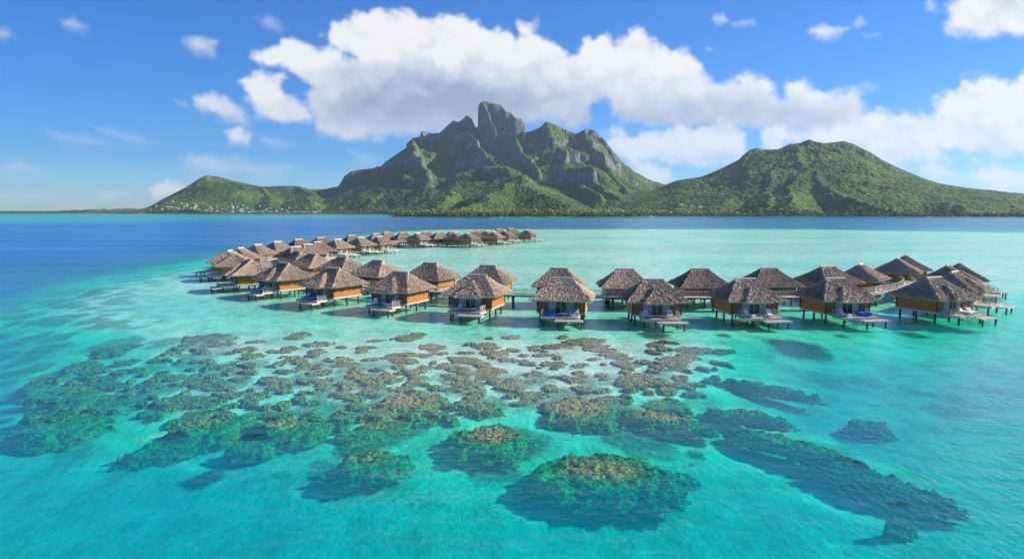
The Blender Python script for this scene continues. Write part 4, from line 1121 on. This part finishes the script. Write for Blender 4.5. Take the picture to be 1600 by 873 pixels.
cen=np.stack([xC,yC,np.maximum(zC,1)+hC*.5-2],1)[:,None,:]+dirs*np.stack([rC,rC,hC*.62],1)[:,None,:]*rg.uniform(.6,1.05,(nC,K,1))
t1=rg.normal(size=(nC,K,3)); t1/=np.linalg.norm(t1,axis=2,keepdims=True); t2=np.cross(t1,dirs); t2/=np.linalg.norm(t2,axis=2,keepdims=True)+1e-6
t1=np.cross(t2,dirs+.3*rg.normal(size=dirs.shape)); t1/=np.linalg.norm(t1,axis=2,keepdims=True)+1e-6
s_=rg.uniform(.8,1.7,(nC,K,1))
quad=np.stack([cen-t1*s_-t2*s_,cen+t1*s_-t2*s_,cen+t1*s_+t2*s_,cen-t1*s_+t2*s_],2).reshape(-1,3).astype(np.float32)
me=bpy.data.meshes.new('coastal_wood'); nq=len(quad)//4
me.vertices.add(len(quad)); me.vertices.foreach_set('co',quad.ravel()); me.loops.add(len(quad)); me.loops.foreach_set('vertex_index',np.arange(len(quad),dtype=np.int32))
me.polygons.add(nq); me.polygons.foreach_set('loop_start',np.arange(0,len(quad),4,dtype=np.int32)); me.polygons.foreach_set('loop_total',np.full(nq,4,dtype=np.int32))
me.materials.append(M['leaf']); me.update(calc_edges=True)
o=link_mesh('coastal_wood',me); tag(o,'low green wood of broadleaf trees along the island shore','trees',kind='stuff')

wall=simple('pale_render',(.46,.42,.36),(.62,.57,.50),.3,.8); M['wall']=wall
ROOFS=[simple('white_metal_roof',(.48,.48,.48),(.62,.62,.61),.3,.5),simple('rust_tile_roof',(.34,.14,.08),(.45,.20,.12),.3,.7),simple('grey_roof',(.28,.28,.29),(.38,.38,.39),.3,.6)]
names=['white roofed','rust red roofed','grey roofed']
M['window']=simple('dark_window',(.02,.025,.03),(.04,.05,.06),1,.2)
def make_house(k,w=11,d=8,h=4.2):
    r=empty('house')
    b=MB(); b.box(-w/2,w/2,-d/2,d/2,-6,h); b.add([(-w/2,-d/2,h),(-w/2,d/2,h),(-w/2,0,h+2.4)],[(0,1,2)]); b.add([(w/2,-d/2,h),(w/2,d/2,h),(w/2,0,h+2.4)],[(0,2,1)]); b.build('wall',M['wall'],r)
    b=MB(); e=.7
    for s in (-1,1):
        b.add([(-w/2-e,0,h+2.65),(w/2+e,0,h+2.65),(w/2+e,s*(d/2+e),h-.15),(-w/2-e,s*(d/2+e),h-.15),(-w/2-e,0,h+2.45),(w/2+e,0,h+2.45),(w/2+e,s*(d/2+e),h-.35),(-w/2-e,s*(d/2+e),h-.35)],
              [(0,1,2,3),(4,7,6,5),(3,2,6,7),(0,3,7,4),(1,5,6,2)])
    b.build('roof',ROOFS[k],r)
    b=MB()
    for x in (-w*.3,0,w*.3): b.box(x-.9,x+.9,-d/2-.04,-d/2+.02,1.2,2.9)
    b.build('window',M['window'],r); return r
hp=[make_house(0),make_house(1),make_house(2),make_house(0,16,9,5)]
seen=set(); placedH=[]
def put_house(u,y,k,where,grp):
    x=(u-800)/f*y; z=mesh_h(u,y)
    if any((x-a)**2+(y-b_)**2<17**2 for a,b_ in placedH): return
    placedH.append((x,y))
    src=hp[k]; 
    if k in seen: o=copy_tree(src)
    else: o=src; seen.add(k)
    s=rp.uniform(.6,1.0); o.location=(x,y,z+.6); o.rotation_euler=(0,0,rp.uniform(-.7,.7)); o.scale=(s,s,s)
    nm=names[0 if k==3 else k]
    tag(o,f'{"long " if k==3 else "small "}{nm} pale house {where}','house',f'{"long " if k==3 else "small "}{nm} {grp}')
for _ in range(210):
    u=rp.triangular(225,565,380); dd=rp.random()**3.5*260+42
    y=float(ylo(np.array([u]))[0])+dd
    put_house(u,y,rp.choices((0,1,2,3),(5,2,1,2))[0],'in the village below the left hill','village houses below the left hill')
for _ in range(18):
    u=rp.triangular(912,990,955); y=rp.uniform(2100,2900)
    put_house(u,y,rp.choices((0,2,3),(5,1,2))[0],'in the hamlet right of the wooded point','hamlet houses right of the point')
for _ in range(14):
    u=rp.uniform(1030,1160); y=rp.uniform(2100,2700)
    put_house(u,y,rp.choices((0,2,3),(4,1,2))[0],'in the valley left of the right mountain','valley houses left of the right mountain')
for _ in range(8):
    u=rp.uniform(1500,1560); y=rp.uniform(1780,1900)
    put_house(u,y,rp.choices((0,1,2),(3,1,1))[0],'near the shore at the far right','shore houses at the far right')
for _ in range(10):
    u=rp.uniform(640,720); y=rp.uniform(1790,1850)
    put_house(u,y,rp.choices((1,2,0),(3,2,1))[0],'among palms at the left of the point','houses on the low point')
for k in range(4):
    if k not in seen:
        for c in list(hp[k].children): bpy.data.objects.remove(c)
        bpy.data.objects.remove(hp[k])

# ------------------------------------------------------------------ the air
if 1:
    b=MB(); b.box(-15500,15500,-15500,15500,-10.5,1500)
    m,nt,o=mat('sea_air')
    pv=nt.nodes.new('ShaderNodeVolumePrincipled'); pv.inputs['Density'].default_value=3.7e-5; pv.inputs['Color'].default_value=(.62,.80,1,1); pv.inputs['Anisotropy'].default_value=.2
    nt.links.new(pv.outputs[0],o.inputs['Volume'])
    hz=b.build('haze',m); tag(hz,'thin blue sea haze between the viewer and the island','haze',kind='stuff')
sc.cycles.volume_bounces=0
sc.cycles.max_bounces=6; sc.cycles.transparent_max_bounces=10
sc.view_settings.view_transform='Standard'; sc.view_settings.look='None'; sc.view_settings.gamma=1; sc.view_settings.use_curve_mapping=False
sc.view_settings.exposure=.95
